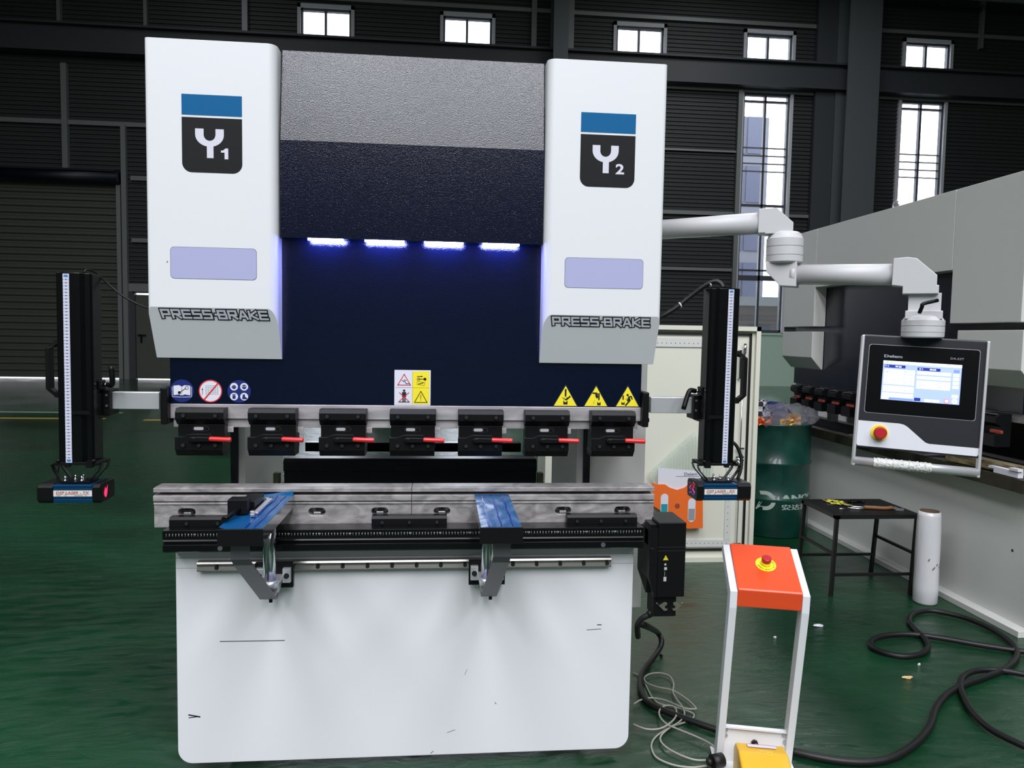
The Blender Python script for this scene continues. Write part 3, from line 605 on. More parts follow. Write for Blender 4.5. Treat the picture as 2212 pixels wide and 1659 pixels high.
# ------------------------------------------------------------------ laser guards on both sides
labm = [M('laser_label', (216, 214, 212), .4), M('laser_label_red', (176, 84, 60), .5), ink]
tapem = [M('scale_tape', (204, 206, 226), .4), M('tape_print', (70, 74, 100), .5), M('tape_blue_mark', (60, 130, 180), .5)]
def laser_guard(s, suffix, label):
    T = thing('laser_guard', (s*1.05, .05, .97), label, 'laser guard', 'laser guards beside the ram')
    def X(a): return s*a
    def bx(b, x0, x1, *r, **k): b.box(min(X(x0), X(x1)), max(X(x0), X(x1)), *r, **k)
    b = MB(); bx(b, .8365, 1.02, .082, .118, 1.262, 1.319, bev=.002); b.build('arm_bar', alu, T)
    # clamp block
    b = MB(); bx(b, .985, 1.02, .06, .135, 1.243, 1.328, bev=.003); bx(b, 1.005, 1.05, .03, .12, 1.235, 1.318, bev=.003); bx(b, .999, 1.03, .03, .07, 1.33, 1.36, bev=.003); cb = b.build('clamp_block', blackp, T)
    b = MB()
    for z in (1.275, 1.31): b.cyl((X(.993), .06, z), (X(.993), .056, z), .004, seg=10)
    b.build('screw', greyst, cb)
    b = MB(); b.cyl((X(1.0), .05, 1.345), (X(.984), .05, 1.345), .006, seg=12); b.build('clamp_shaft', chrome, cb)
    z = 1.345
    pts = [(X(.984), .045, z), (X(.966), .035, z), (X(.962), .03, z+.02), (X(.963), .028, z+.062)] if s < 0 else [(X(.984), .045, z), (X(.962), .035, z+.002), (X(.95), .03, z-.02), (X(.935), .02, z-.062)]
    b = MB(); b.tube(pts, .0085, seg=12, smooth=4); b.build('clamp_lever', blackp, cb)
    # post: ribbed extrusion
    tilt = Matrix.Translation(V(X(1.052), .02, 1.40)) @ Matrix.Rotation(math.radians(.25), 4, 'Y') @ Matrix.Translation(-V(X(1.052), .02, 1.40))
    prof = [(1.006, .06), (1.006, .0), (1.012, -.006), (1.024, -.010), (1.034, -.022), (1.048, -.028), (1.084, -.030), (1.084, -.030), (1.098, -.030), (1.102, -.026), (1.102, .06)]
    b = MB(); b.mx = tilt; b.prism([(X(p[0]), p[1]) for p in (prof if s > 0 else prof[::-1])], 1.104, 1.70, 'z'); po = bevmod(b.build('post', blackg, T), .0015)
    b = MB(); b.mx = tilt; b.at((X(1.0705), -.030, 1.10)); b.mi = 0; b.rect(-.0095, .0095, .002, .596, .0008); b.mi = 1
    for i in range(57):
        zz = .018+i*.01; b.rect(-.0035, .0035, zz-.0011, zz+.0011, .0012)
        b.rect(-.0093, -.0065, zz-.0004, zz+.0004, .0012); b.rect(.0065, .0093, zz-.0004, zz+.0004, .0012); b.rect(.0075, .0093, zz+.0046, zz+.0052, .0012)
    b.mi = 2; b.disc(0, .009, .007, .0012, ry=.004); b.disc(0, .589, .007, .0012, ry=.004)
    b.build('scale_tape', tapem, po)
    b = MB(); b.at((X(1.052), -.0295, 1.262)); sx = 1
    b.poly([(-s*.046, -.006), (s*.006, -.006), (s*.009, 0), (s*.006, .006), (-s*.046, .006)][::s], .003); b.build('pointer', blackp, T)
    b = MB(); b.strap([(X(1.10), .01, 1.484), (X(1.118), .008, 1.480), (X(1.141), .005, 1.462), (X(1.141), .005, 1.335), (X(1.118), .008, 1.314), (X(1.10), .01, 1.310)], (0, 1, 0), .03, .012)
    bx(b, 1.10, 1.125, .0, .025, 1.468, 1.488); bx(b, 1.10, 1.125, .0, .025, 1.306, 1.326); b.build('handle', blackp, T)
    # foot of the post, straps, bolts
    b = MB(); bx(b, .985, 1.12, -.03, .06, 1.094, 1.103, bev=.001); bx(b, 1.0, 1.02, -.034, -.02, 1.086, 1.108); bx(b, 1.07, 1.085, -.034, -.02, 1.088, 1.1)
    b.cyl((X(.998), -.028, 1.103), (X(.998), -.028, 1.112), .006, seg=10); b.cyl((X(1.105), -.028, 1.103), (X(1.105), -.028, 1.112), .006, seg=10); b.build('post_foot', blackp, T)
    sm = [blackp, greyst]
    for y in (-.02, .035):
        for x0, x1, x2 in ((.978, .985, 1.012), (1.128, 1.121, 1.094)):
            b = MB(); b.strap([(X(1.0 if x0 < 1.05 else 1.108), y, 1.094), (X(x0), y, 1.094), (X(x1), y, 1.075), (X(x2), y-.008, 1.043), (X(x2+(.02 if x0 < 1.05 else -.02)), y-.008, 1.0415)], (0, 1, 0), .016, .003); b.build('bracket_strap', blackg, T)
    b = MB(); bx(b, 1.005, 1.10, -.045, .02, 1.040, 1.044); b.build('mount_plate', blackp, T)
    for x, y in ((1.032, -.035), (1.062, -.012), (1.082, -.035), (1.045, .005)):
        b = MB(); b.cyl((X(x), y, 1.044), (X(x), y, 1.048), .0065, seg=6); b.cyl((X(x), y, 1.048), (X(x), y, 1.060), .0032, seg=10); b.build('bolt', chrome, T)
    # head
    H = thing('laser_head', (s*1.05, .05, .97), '', '')
    bpy.data.objects.remove(H)
    yb, yf = .042, -.066
    def rp(y0, y1, z0, z1, r, n=4): return [(y+sy*(-r+r*math.cos(a)) if sy > 0 else y+r+r*math.cos(a), zz) for y, zz, sy, a in []]
    b = MB(); c = .010; oc = [(yf, .978+c), (yf+c, .978), (yb-c, .978), (yb, .978+c), (yb, 1.040-c), (yb-c, 1.040), (yf+c, 1.040), (yf, 1.040-c)]
    b.prism(oc, X(1.106), X(1.153), 'x', bev=.003); b.build('end_cap', blackp, T); b = MB(); b.prism(oc, X(.965), X(.988), 'x', bev=.002); b.build('end_cap', blackp, T)
    b = MB(); c2 = [(yf+.003, .981), (yb-.003, .981), (yb-.003, 1.037), (yf+.003, 1.037), (yf+.003, 1.028), (yf+.006, 1.0265), (yf+.003, 1.025), (yf+.003, .995), (yf+.006, .9935), (yf+.003, .992)]
    b.prism(c2, X(.988), X(1.106), 'x'); bd = bevmod(b.build('sensor_body', bluea, T), .001)
    b = MB().at((X(1.047), yf+.003, 1.0105)); b.mi = 0; b.rect(-.0575, .0575, -.0095, .0095, .001); b.mi = 1; b.text('DSP LASER - '+suffix, 0, .0025, .100, .0085, .0016, off=.015, shear=.22); b.rect(-.050, .050, -.0035, -.0028, .0016)
    b.mi = 2
    for u0, u1 in ((-.048, -.036), (-.024, -.018), (.004, .03), (.036, .042)): b.rect(u0, u1, -.0072, -.0062, .0016)
    lb = b.build('label_plate', labm, T); lb['label'] = 'white plate reading DSP LASER - '+suffix
    b = MB().at((X(.965), -.012, 1.009), (0, -s, 0), (0, 0, 1))
    b.mi = 0; b.rect(-.044, .044, -.026, .026, .0006); b.mi = 1; b.rect(-.047, .047, -.029, .029, .0003); b.mi = 2
    if s < 0: b.poly([(-.026, .0), (-.018, -.018), (-.010, -.016), (-.004, .0), (-.002, .02), (-.008, .010), (-.014, .006), (-.018, .016), (-.022, .008)], .0012); b.disc(-.016, -.004, .010, .0013, 12, .012)
    else:
        for i in range(26):
            u, v = random.uniform(-.03, .034), random.uniform(-.02, .022); b.mi = 2 if v > -.002 or i % 4 == 0 else 3; q = random.uniform(.0015, .004); b.rect(u, u+q, v, v+q*1.6, .0012)
    b.build('lens_window', [glassb, blackg, laserr, laserb], T)
    b = MB(); b.tube([(X(1.138), .02, 1.036), (X(1.136), .024, 1.055), (X(1.130), .03, 1.10), (X(1.12), .035, 1.15), (X(1.10), .04, 1.19)] if s < 0 else [(X(1.138), .02, 1.036), (X(1.150), .024, 1.07), (X(1.153), .03, 1.11), (X(1.135), .035, 1.155), (X(1.10), .04, 1.18)], .006 if s > 0 else .004, seg=10); b.build('sensor_cable', rubber, T)
    return T
laser_guard(-1, 'TX', 'black laser post and DSP LASER - TX head hanging left of the machine')
laser_guard(1, 'RX', 'black laser post and DSP LASER - RX head hanging right of the machine')
def cable(name, pts, r, m, label, parent=None, cat='cable', **k):
    b = MB(); b.tube(pts, r, **k); o = b.build(name, m, parent, loc=None if parent else pts[0])
    if not parent: tag(o, label, cat)
    return o
cable('signal_cable', [U(182, 588, Y=.02), U(188, 583, Y=.03), U(205, 588, Y=.05), U(228, 608, Y=.07), U(262, 637, Y=.08), U(300, 658, Y=.09), U(330, 668, Y=.1)], .0035, rubber, 'thin black cable from the top of the left laser post to the cover')
cc = cable('sleeved_cable', [U(1563, 622, Y=.02), U(1556, 612, Y=.03), U(1543, 608, Y=.04), U(1524, 616, Y=.05), U(1490, 641, Y=.07), U(1460, 665, Y=.08), U(1430, 683, Y=.09), U(1416, 690, Y=.1)], .0085, rubber, 'thick sleeved black cable with white ties at the right laser post')
for p, q in (((1533, 612), (1531, 616)), ((1469, 657), (1467, 660))):
    a = U(*p, Y=.047 if p[0] > 1500 else .078); b = MB(); b.cyl(a+V(.003, 0, -.002), a+V(-.003, 0, -.005), .0105); b.build('cable_tie', offw, parent=cc) if False else None
    b = MB(); dd = V(.86, 0, .5) if p[0] < 1500 else V(.82, 0, .57); a2 = a+V(0, 0, -.003); b.cyl(a2-dd*.0022, a2+dd*.0022, .0102); b.build('cable_tie', paper, cc)

# ------------------------------------------------------------------ sheet support arms
def support(cx, bxp, bzp, postx, label, left):
    T = thing('sheet_support', (cx, -.1, .68), label, 'support arm', 'sheet support arms on the front rail'); h = .0625
    b = MB(); b.box(cx-h+.004, cx+h-.004, -.366, .078, .93, .972, .001); b.build('support_table', chrome, T)
    b = MB(); b.box(cx-h, cx+h, -.372, -.366, .926, .974, .001); b.build('front_cap', black, T)
    n1, n2 = 14, 40; b = MB(); g = {}
    for i in range(n1+1):
        for j in range(n2+1):
            x = cx-h+.003+(2*h-.006)*i/n1; y = -.366+.442*j/n2
            z = .9735+.0012*noise.noise(V(x*40, y*14, cx))+.0009*noise.noise(V(x*90, y*60, 3))
            if left: z += .014*max(0, (j/n2-.93)/.07)**2*(i/n1) + (.006*max(0, 1-i/2)*(1-j/n2)**3)
            g[i, j] = b.vert((x, y, z))
    for i in range(n1):
        for j in range(n2): b.face([g[i, j], g[i+1, j], g[i+1, j+1], g[i, j+1]])
    fo = b.build('protective_film', bluef, T, shade=True)
    b = MB()
    for u in ((-.035, .0, .034) if not left else (.01, .035)):
        b.strap([(cx+u+.002*math.sin(k*1.7+u*90), -.36+.43*k/10, .9752+.0006*math.sin(k*2.1)) for k in range(11)], (1, 0, 0), .004, .001)
    b.build('film_crease', blued, fo)
    # brace: plate bent down from the table and back to the rail
    yf, zb = (-.30, .662) if left else (-.30, .66)
    xb = bxp; b = MB(); b.strap([(cx-.012 if left else cx+.006, -.325, .93), (cx-.012 if left else cx+.006, -.325, .875), (cx-.008 if left else cx+.004, -.31, .855), (xb, -.055, zb), (xb, -.04, zb-.004), (xb+(.02 if left else -.02)*0, -.02, zb+.004)], (1, 0, 0), .052, .006); b.build('brace', greyst, T)
    b = MB(); b.cyl((xb+.006, -.045, zb+.002), (xb+.006, -.045, zb-.016), .006, seg=12); b.build('brace_bolt', black, T)
    b = MB(); b.cyl((postx, -.058, .722), (postx, -.058, .93), .0205, seg=24); b.box(postx-.003, postx+.003, -.08, -.077, .73, .92); b.build('support_post', chrome, T)
    b = MB(); b.box(bzp-.0625, bzp+.0625, .03, .049, .668, .752, .001); b.build('carriage_plate', black, T)
    b = MB(); b.mi = 0
    for s in (-1, 1): b.box(bzp+s*.044-.013, bzp+s*.044+.013, .012, .031, .69, .738, .001)
    b.prism([(bzp-.032, .70), (bzp+.032, .70), (bzp+.03, .712), (bzp-.03, .712)], .012, .03, 'y')
    b.prism([(bzp-.034, .715), (bzp-.02, .66), (bzp+.02, .66), (bzp+.034, .715)], -.045, .03, 'y', bev=.001); b.cyl((postx, -.058, .70), (postx, -.058, .724), .026); b.build('slide_bracket', alu, T)
    for s in (-1, 1): b = MB(); bolt(b, bzp+s*.044, .012, .714, .009); b.build('bolt', boltm, T)
    return T
support(-.457, U(580, 1270, Y=-.05).x, U(592, 1230, Y=.03).x, U(582, 1200, Y=-.058).x, 'sheet support arm at left, its blue film peeled, gauge block on top', True)
support(.277, U(1056, 1270, Y=-.05).x, U(1052, 1228, Y=.03).x, U(1053, 1195, Y=-.058).x, 'sheet support arm at right with smooth blue film top', False)
# stop gauge lying on the left arm
T = thing('stop_gauge', (-.49, -.12, .975), 'black stop block with round pin and steel guide lying on the left support arm', 'gauge')
b = MB(); b.box(-.535, -.478, -.215, -.165, .978, 1.022, .0015); b.box(-.515, -.468, -.165, -.045, .978, 1.006, .0015); b.build('stop_block', black, T)
b = MB(); b.cyl((-.517, -.315, .988), (-.500, -.2, .992), .0075, seg=16); b.build('stop_pin', blackp, T)
b = MB(); b.box(-.462, -.447, -.21, -.02, .977, .984, .001); b.build('guide_strip', alu, T)
b = MB(); b.box(-.468, -.455, -.222, -.205, .978, .989, .001); b.box(-.462, -.449, -.245, -.225, .978, .986, .001); b.box(-.47, -.456, -.035, -.02, .978, .988, .001); b.build('guide_clip', galv, T)

# ------------------------------------------------------------------ swivel arm carrying the console
T = thing('swivel_arm', (1.0, .6, 1.95), 'pale grey two-section swivel arm reaching from the machine to the console', 'arm')
J1 = U(1694, 480, Y=.32); J2 = U(1999, 600, Y=.03)
def frame(o, a):
    a = Vector((a[0], a[1], 0)).normalized(); n = V(-a.y, a.x, 0)
    return Matrix(((a.x, n.x, 0, o.x), (a.y, n.y, 0, o.y), (0, 0, 1, o.z), (0, 0, 0, 1)))
A1, A2 = (.92, -.39), (.84, -.54)
S1 = U(1400, 498, Y=.60)
b = MB(); b.cyl(S1, J1+V(-.05, .02, 0), .039, .042, seg=32); b.build('arm_tube', armw, T)
b = MB(); b.mx = frame(J1, A1); b.prism([(-.095, .048), (-.03, .05), (.032, -.008), (.032, -.048), (-.07, -.048), (-.07, -.044), (-.095, -.044)], -.042, .042, 'y', bev=.002); b.build('elbow', armw, T)
def rotary(c, ztop, zbot, r, name):
    h = ztop-zbot; b = MB(); pr = [(r*.7, ztop), (r*.86, ztop-h*.06), (r*.96, ztop-h*.2), (r, ztop-h*.22), (r, ztop-h*.46), (r*.97, ztop-h*.465), (r*.97, ztop-h*.48), (r, ztop-h*.485), (r*1.0, ztop-h*.74), (r*.97, ztop-h*.745), (r*.97, ztop-h*.76), (r, ztop-h*.765), (r*.99, ztop-h*.95), (r*.9, zbot)]
    b.lathe((c.x, c.y, 0), [(a, z) for a, z in pr[::-1]], seg=48); o = b.build(name, armw, T); m = o.modifiers.new('split', 'EDGE_SPLIT'); m.split_angle = math.radians(28); return o
z = lambda p, y: U(1999, p, Y=y).z
c1 = V(J1.x+.006, J1.y, 0); rotary(c1, U(1694, 502, Y=.32).z, U(1694, 570, Y=.32).z, .0685, 'rotary_joint')
b = MB(); b.mx = frame(V(c1.x, c1.y, 0), A2); zt, zm, zb = [U(1694, q, Y=.32).z for q in (567, 592, 619)]
b.prism([(-.062, zt), (-.058, zm+.005), (-.006, zb), (.052, zb-.004), (.052, zt+.004), (.02, zt+.004)], -.045, .045, 'y', bev=.003); b.build('elbow', armw, T)
P2 = V(J2.x, J2.y, 0); e2 = V(A2[0], A2[1], 0).normalized()
pa = V(c1.x, c1.y, U(1735, 594, Y=.3).z)+V(.045*e2.x, .045*e2.y, 0); pb = V(P2.x-.09*e2.x, P2.y-.09*e2.y, U(1947, 592, Y=.05).z)
b = MB(); b.cyl(pa-(pb-pa).normalized()*.012, pa+(pb-pa).normalized()*.006, .049, seg=32); b.build('flange_ring', armw, T)
b = MB(); b.cyl(pa, pb, .038, .0395, seg=32); b.build('arm_tube', armw, T)
Z = lambda p: U(2000, p, Y=.03).z
b = MB(); b.mx = frame(V(P2.x-.012, P2.y, 0), A2); b.prism([(-.093, Z(559)), (-.05, Z(557)), (-.02, Z(560)), (.045, Z(597)), (.045, Z(618)), (.052, Z(618)), (.052, Z(636)), (-.06, Z(636)), (-.06, Z(620)), (-.095, Z(617))], -.043, .043, 'y', bev=.002); b.build('elbow', armw, T)
b = MB(); b.mx = frame(V(P2.x, P2.y, 0), A2); b.box(-.05, .052, -.03, .03, Z(676), Z(634), .001); b.build('neck', armw, T)
b = MB(); b.mx = frame(V(P2.x, P2.y, 0), A2); b.box(-.058, .058, -.045, .045, Z(690), Z(672), .002); b.build('collar', armw, T)
rotary(V(P2.x, P2.y, 0), Z(682), Z(730), .069, 'rotary_joint')
l0 = U(1986, 676, Y=-.04); b = MB(); b.tube([l0, l0+V(0, -.012, .02), l0+V(.004, -.014, .031), l0+V(.055, -.014, .044)], .0065, smooth=3); b.build('clamp_lever', blackp, T)

# ------------------------------------------------------------------ console
T = thing('control_console', (1.795, .012, 1.306), 'dark control panel with lit screen and red stop button hanging from the arm', 'control panel')
mtx = Matrix.Rotation(math.radians(-22.7), 4, 'Z') @ Matrix.Rotation(math.radians(-5.3), 4, 'X') @ Matrix.Rotation(math.radians(2.4), 4, 'Y')
T.rotation_euler = mtx.to_euler()
W, H = .405, .474
uu = lambda u: (u-.5)*W
vv = lambda v: (.5-v)*H
b = LB(); b.prism([(0, vv(0)), (.012, vv(0)+.006), (.05, vv(0)+.004), (.065, vv(.06)), (.065, vv(.8)), (.02, vv(.86)), (0, vv(.855))], uu(.012), uu(.988), 'x', bev=.0015); b.build('housing', anth, T)
for u in (0, .985): b = LB(); b.box(uu(u)-.002, uu(u)+.0075, -.008, .02, vv(1.0), vv(-.003), .002); b.build('side_bar', alu, T)
b = LB().at((0, -.0, 0)); b.poly([(uu(.018), vv(.83)), (uu(.03), vv(.845)), (uu(.97), vv(.845)), (uu(.982), vv(.83)), (uu(.982), vv(.785)), (uu(.60), vv(.785)), (uu(.57), vv(.778)), (uu(.55), vv(.765)), (uu(.42), vv(.672)), (uu(.39), vv(.658)), (uu(.35), vv(.652)), (uu(.018), vv(.652))], .0012); b.build('lower_trim', M('console_white', (216, 218, 226), .4), T)
b = LB().at((0, 0, 0)); r = .008
def rr(u0, u1, v0, v1, r): return [(u1-r+r*math.cos(a), v0+r+r*math.sin(a)) for a in (-PI/2, -PI/4, 0)]+[(u1-r+r*math.cos(a), v1-r+r*math.sin(a)) for a in (0, PI/4, PI/2)]+[(u0+r+r*math.cos(a), v1-r+r*math.sin(a)) for a in (PI/2, .75*PI, PI)]+[(u0+r+r*math.cos(a), v0+r+r*math.sin(a)) for a in (PI, 1.25*PI, 1.5*PI)]
X0, X1, Z0, Z1 = uu(.065), uu(.935), vv(.585), vv(.065)
b.mi = 0; b.poly(rr(X0-.0016, X1+.0016, Z0-.0016, Z1+.0016, r), .0008); b.mi = 1; b.poly(rr(X0, X1, Z0, Z1, r), .0012)
b.mi = 2; b.text('Delem', uu(.262), vv(.147), .060, .0105, .0018, off=.05); b.text('DA-53T', uu(.765), vv(.137), .042, .0075, .0018, off=.01); b.build('bezel', [M('bezel_line', (190, 196, 204), .3, .5), glassb, silv], T)
sx0, sx1, sz0, sz1 = uu(.186), uu(.806), vv(.478), vv(.182); sw, sh = sx1-sx0, sz1-sz0
b = LB().at((sx0, 0, sz1)); R = lambda x0, x1, y0, y1, d=.0024: b.rect(x0*sw, x1*sw, -y1*sh, -y0*sh, d)
b.mi = 0; b.rect(0, sw, -sh, 0, .002); b.mi = 1; R(0, 1, 0, .075); R(.02, .415, .215, .60); R(.02, .415, .635, .79); R(.02, .415, .83, .95) if False else R(.015, .415, .82, .925)
R(.445, .87, .22, .30); R(.445, .87, .34, .42); R(.445, .87, .455, .66)
for i in range(5): R(.90, .975, .13+i*.10, .205+i*.10)
R(.90, .975, .76, .84); R(.01, .10, .93, .99); R(.43, .51, .93, .99); R(.56, .65, .92, .985); R(.66, .75, .92, .985)
b.mi = 2; R(.02, .29, .10, .175); R(.445, .735, .125, .20); R(.43, .51, .90, .985, .0027)
b.mi = 3; R(.11, .42, .945, .985, .0022); R(.90, .975, .13, .205, .0027)
b.mi = 1; b.text('Y =', .05*sw, -.138*sh, .013, .0055, .003, off=.03); b.text('97.26', .20*sw, -.138*sh, .02, .006, .003, off=.03); b.text('X =', .49*sw, -.163*sh, .013, .0055, .003, off=.03); b.text('50.03', .64*sw, -.163*sh, .02, .006, .003, off=.03)
b.mi = 4
for j in range(9):
    y = .245+j*.042; R(.035, .035+random.uniform(.03, .07), y, y+.012, .0027); R(.27, .27+random.uniform(.02, .05), y, y+.012, .0027); R(.35, .385, y, y+.012, .0027)
for y in (.66, .70, .74, .85, .89, .245, .275): R(.035, .10, y, y+.012, .0027); R(.28, .33, y, y+.012, .0027)
for y in (.245, .365, .48, .52, .56, .60): R(.47, .52, y, y+.012, .0027); R(.70, .76, y, y+.012, .0027)
R(.5, .56, .03, .042, .0027); R(.6, .66, .045, .057, .0027); R(.8, .86, .02, .035, .0027)
b.mi = 5; b.disc(.84*sw, -.93*sh, .0085, .0027, 20); b.mi = 1; b.disc(.84*sw, -.93*sh, .006, .003, 20); b.disc(.94*sw, -.925*sh, .009, .0027, 20); b.mi = 2; R(.937, .943, .895, .955, .003)
b.mi = 5; R(.28, .29, .02, .035, .0029); b.mi = 6; b.line([(.03*sw, -.055*sh), (.04*sw, -.02*sh), (.05*sw, -.055*sh), (.06*sw, -.02*sh), (.07*sw, -.055*sh)], .0012, .0029); b.mi = 7; R(.09, .12, .02, .05, .0029); b.mi = 4; b.line([(.15*sw, -.05*sh), (.165*sw, -.02*sh), (.18*sw, -.045*sh), (.2*sw, -.04*sh)], .001, .0029)
o = b.build('screen', [scr, scrw, scrb, scrm, scrg, scrr, scrn, scry], T); o['label'] = 'lit screen showing Y and X values'
ex, ez = uu(.198), vv(.735)
b = LB(); b.cyl((ex, 0, ez), (ex, -.006, ez), .0285, seg=36); o = b.build('button_ring', yelb, T)
b = LB().at((ex, -.006, ez)); b.text('STOP', 0, -.0245, .022, .005, .0004); b.build('ring_print', ink, o)
b = LB(); b.lathe((ex, 0, ez), [(.012, .004), (.012, .016), (.0215, .018), (.0225, .022), (.0215, .029), (.018, .032)], seg=32, axis='y'); b.build('stop_button', redb, T)
hz = vv(.965); b = LB(); b.cyl((uu(.0), .006, hz), (uu(1), .006, hz), .016, seg=24); o = b.build('handle_bar', alu, T)
b = LB(); n = 40
for i in range(n):
    a0, a1 = [uu(.17+.46*k/n) for k in (i, i+1)]
    r0, r1 = [.0185+.0012*math.sin(k*2.3)+.0008*math.sin(k*5.1) for k in (i, i+1)]; b.cyl((a0, .006, hz), (a1, .006, hz), r0, r1, seg=20, caps=False)
b.build('bubble_wrap', bubble, o)

# ------------------------------------------------------------------ second press brake at the right, turned a quarter
T = thing('press_brake', (3.3, 2.3, 0), 'large grey press brake at the right edge, its front turned sideways', 'press brake')
def p2(b, name, m, bev=0, parent=None): o = b.build(name, m, parent or T); (bevmod(o, bev) if bev else None); return o
p2(MB().prism([(3.10, 0), (3.10, .034), (3.165, .036), (3.165, .80), (3.30, .80), (3.30, 0)], 1.03, 3.62, 'y'), 'bed', greyp, .002)
p2(MB().box(3.30, 4.3, 1.05, 1.08, .05, 2.3), 'side_frame', greyp); p2(MB().box(3.30, 4.3, 3.56, 3.59, .05, 2.3), 'side_frame', greyp)
p2(MB().box(3.05, 3.30, 1.0, 3.60, .765, .835), 'table_plate', tab2, .002)
p2(MB().box(3.16, 3.24, 1.1, 3.5, .836, .90), 'die_rail', black, .002)
p2(MB().box(3.55, 3.7, 1.1, 3.5, .80, 1.25), 'backgauge_beam', blackg, .002)
p2(MB().box(3.10, 3.20, 1.09, 3.62, 1.165, 2.38), 'ram', navy, .002)
p2(MB().box(3.11, 3.19, 1.09, 3.60, 1.115, 1.164), 'ram_edge_bar', steel2, .001)
p2(MB().box(3.0, 3.098, 1.555, 3.125, 1.945, 2.40), 'upper_cover', greyp, .002)
for y0, y1 in ((1.02, 1.55), (3.13, 3.65)):
    p2(MB().box(3.0, 3.098, y0, y1, 1.64, 2.40), 'side_cover', greyp, .003)
    y0b = y0 if y0 < 2 else y0+.0
    p2(MB().prism([(3.0, 1.60), (3.098, 1.60), (3.098, 1.30), (3.085, 1.30), (3.0, 1.395)], y0 - .02 if y0 < 2 else y0+.01, y1-.07 if y0 < 2 else y1, 'y'), 'lower_cover', greyp, .003)
b = MB(); b.tube([V(3.08, 2.252+.028*math.cos(a), 2.432+.028*math.sin(a)) for a in [2*PI*i/20 for i in range(21)]], .007, smooth=0); b.cyl((3.08, 2.252, 2.39), (3.08, 2.252, 2.41), .012); p2(b, 'lifting_eye', galv)
b = MB(); b.prism([(3.02, 1.16), (3.09, 1.16), (3.09, .985), (3.0, .985), (3.0, 1.05), (3.035, 1.065), (3.035, 1.09), (3.0, 1.11), (3.0, 1.145)], 3.35, 3.47, 'y')
tc_ = p2(b, 'tool_clamp', black, .002)
b = MB(); b.box(2.975, 2.99, 3.28, 3.36, 1.063, 1.08, .003); p2(b, 'lever_grip', M('worn_red_grip', (150, 50, 34), .5), parent=tc_)
b = MB(); b.box(3.003, 3.02, 3.36, 3.46, 1.155, 1.16); p2(b, 'clamp_edge', greyst, parent=tc_)
for i in range(1, 12):
    y = -i*.2
    if 3.35+y > 1.05: c = copy_tree(tc_, T); c.location = (0, y, 0)
p2(MB().box(3.12, 3.18, 3.02, 3.08, .90, .99, .002), 'end_stop', greyst)
b = MB(); b.at((3.165, 0, 0), (0, -1, 0), (0, 0, 1)); b.disc(-1.18, .42, .008, .001, 12); p2(b, 'bed_hole', ink)
# things lying on its table
b = MB(); b.mx = Matrix.Translation((3.14, 1.35, .838)) @ Matrix.Rotation(.14, 4, 'Z'); b.box(-.06, .06, -.25, .25, .0, .05, .004); tag(b.build('wooden_plank', wood, loc=(3.14, 1.35, .84)), 'weathered wooden plank lying on the table of the right press brake', 'plank')
b = MB(); b.mx = Matrix.Translation((3.10, 2.35, .838)) @ Matrix.Rotation(-.1, 4, 'Z'); b.box(-.02, .02, -.3, .3, 0, .004); b.box(.016, .02, -.3, .3, 0, .045); tag(b.build('angle_bar', galv, loc=(3.1, 2.35, .838)), 'bright steel angle bar on the right press brake table, left of the console', 'steel bar')
b = MB(); b.mx = Matrix.Translation((3.08, 1.10, .838)); b.box(-.02, .01, -.05, .16, .02, .032); b.box(-.03, .0, -.06, -.0, .035, .048); b.box(-.02, .01, -.05, .12, 0, .02); tag(b.build('steel_offcut', paper, loc=(3.08, 1.1, .838)), 'bright white offcut beside the wooden plank at right edge', 'offcut')
for i, (y, x) in enumerate(((1.9, 3.12), (1.75, 3.09), (1.62, 3.13), (2.62, 3.11))):
    b = MB(); b.mx = Matrix.Translation((x, y, .838)) @ Matrix.Rotation(i*1.3, 4, 'Z'); b.box(-.012, .012, -.06, .06, 0, .012, .002); tag(b.build('metal_piece', greyst, loc=(x, y, .838)), ('small metal piece on the right machine table below the console screen', 'grey metal piece under the console, nearest the plank side', 'small metal strip between plank and console handle', 'metal piece on the right machine table behind the green drum')[i], 'metal piece')

# ------------------------------------------------------------------ electrical cabinet with its open door
T = thing('electrical_cabinet', (1.35, 2.6, 0), 'cream electrical cabinet with its door swung open, behind the laser post', 'cabinet')
p2(MB().box(.80, 1.42, 2.46, 2.86, .02, 1.62), 'cabinet_body', cream, .004)
D0, D1 = 1.32, 2.243
b = MB(); b.box(D0, D1, 2.40, 2.42, .0, 1.615); b.box(D0, D1, 2.37, 2.40, 1.585, 1.615); b.box(D0, D1, 2.37, 2.40, .0, .03); b.box(D1-.03, D1, 2.37, 2.40, 0, 1.615); b.box(D0, D0+.03, 2.37, 2.40, 0, 1.615); dr = b.build('door', cream, T)
b = MB()
for q in ((D0+.04, D1-.055, 1.555, 1.57), (D0+.04, D1-.055, .075, .09), (D1-.07, D1-.055, .075, 1.57), (D0+.04, D0+.055, .075, 1.57)): b.box(q[0], q[1], 2.385, 2.40, q[2], q[3], .002)
b.build('gasket', rubber, dr)
b = MB(); b.box(D0+.07, D1-.16, 2.392, 2.40, 1.47, 1.53); b.box(D0+.07, D1-.16, 2.392, 2.40, .10, .15); b.box(D1-.20, D1-.16, 2.390, 2.40, .15, 1.47)
b.build('perforated_strip', greyp, dr)
b = MB()
b.at((0, 2.3915, 0))
for i in range(26): b.disc(D0+.09+i*.031, 1.495, .003, .0004, 8) if D0+.09+i*.031 < D1-.17 else None; (b.disc(D0+.09+i*.031, .125, .003, .0004, 8) if D0+.09+i*.031 < D1-.17 else None)
for i in range(28): b.disc(D1-.18, .2+i*.045, .003, .002, 8)
b.build('strip_holes', ink, dr)
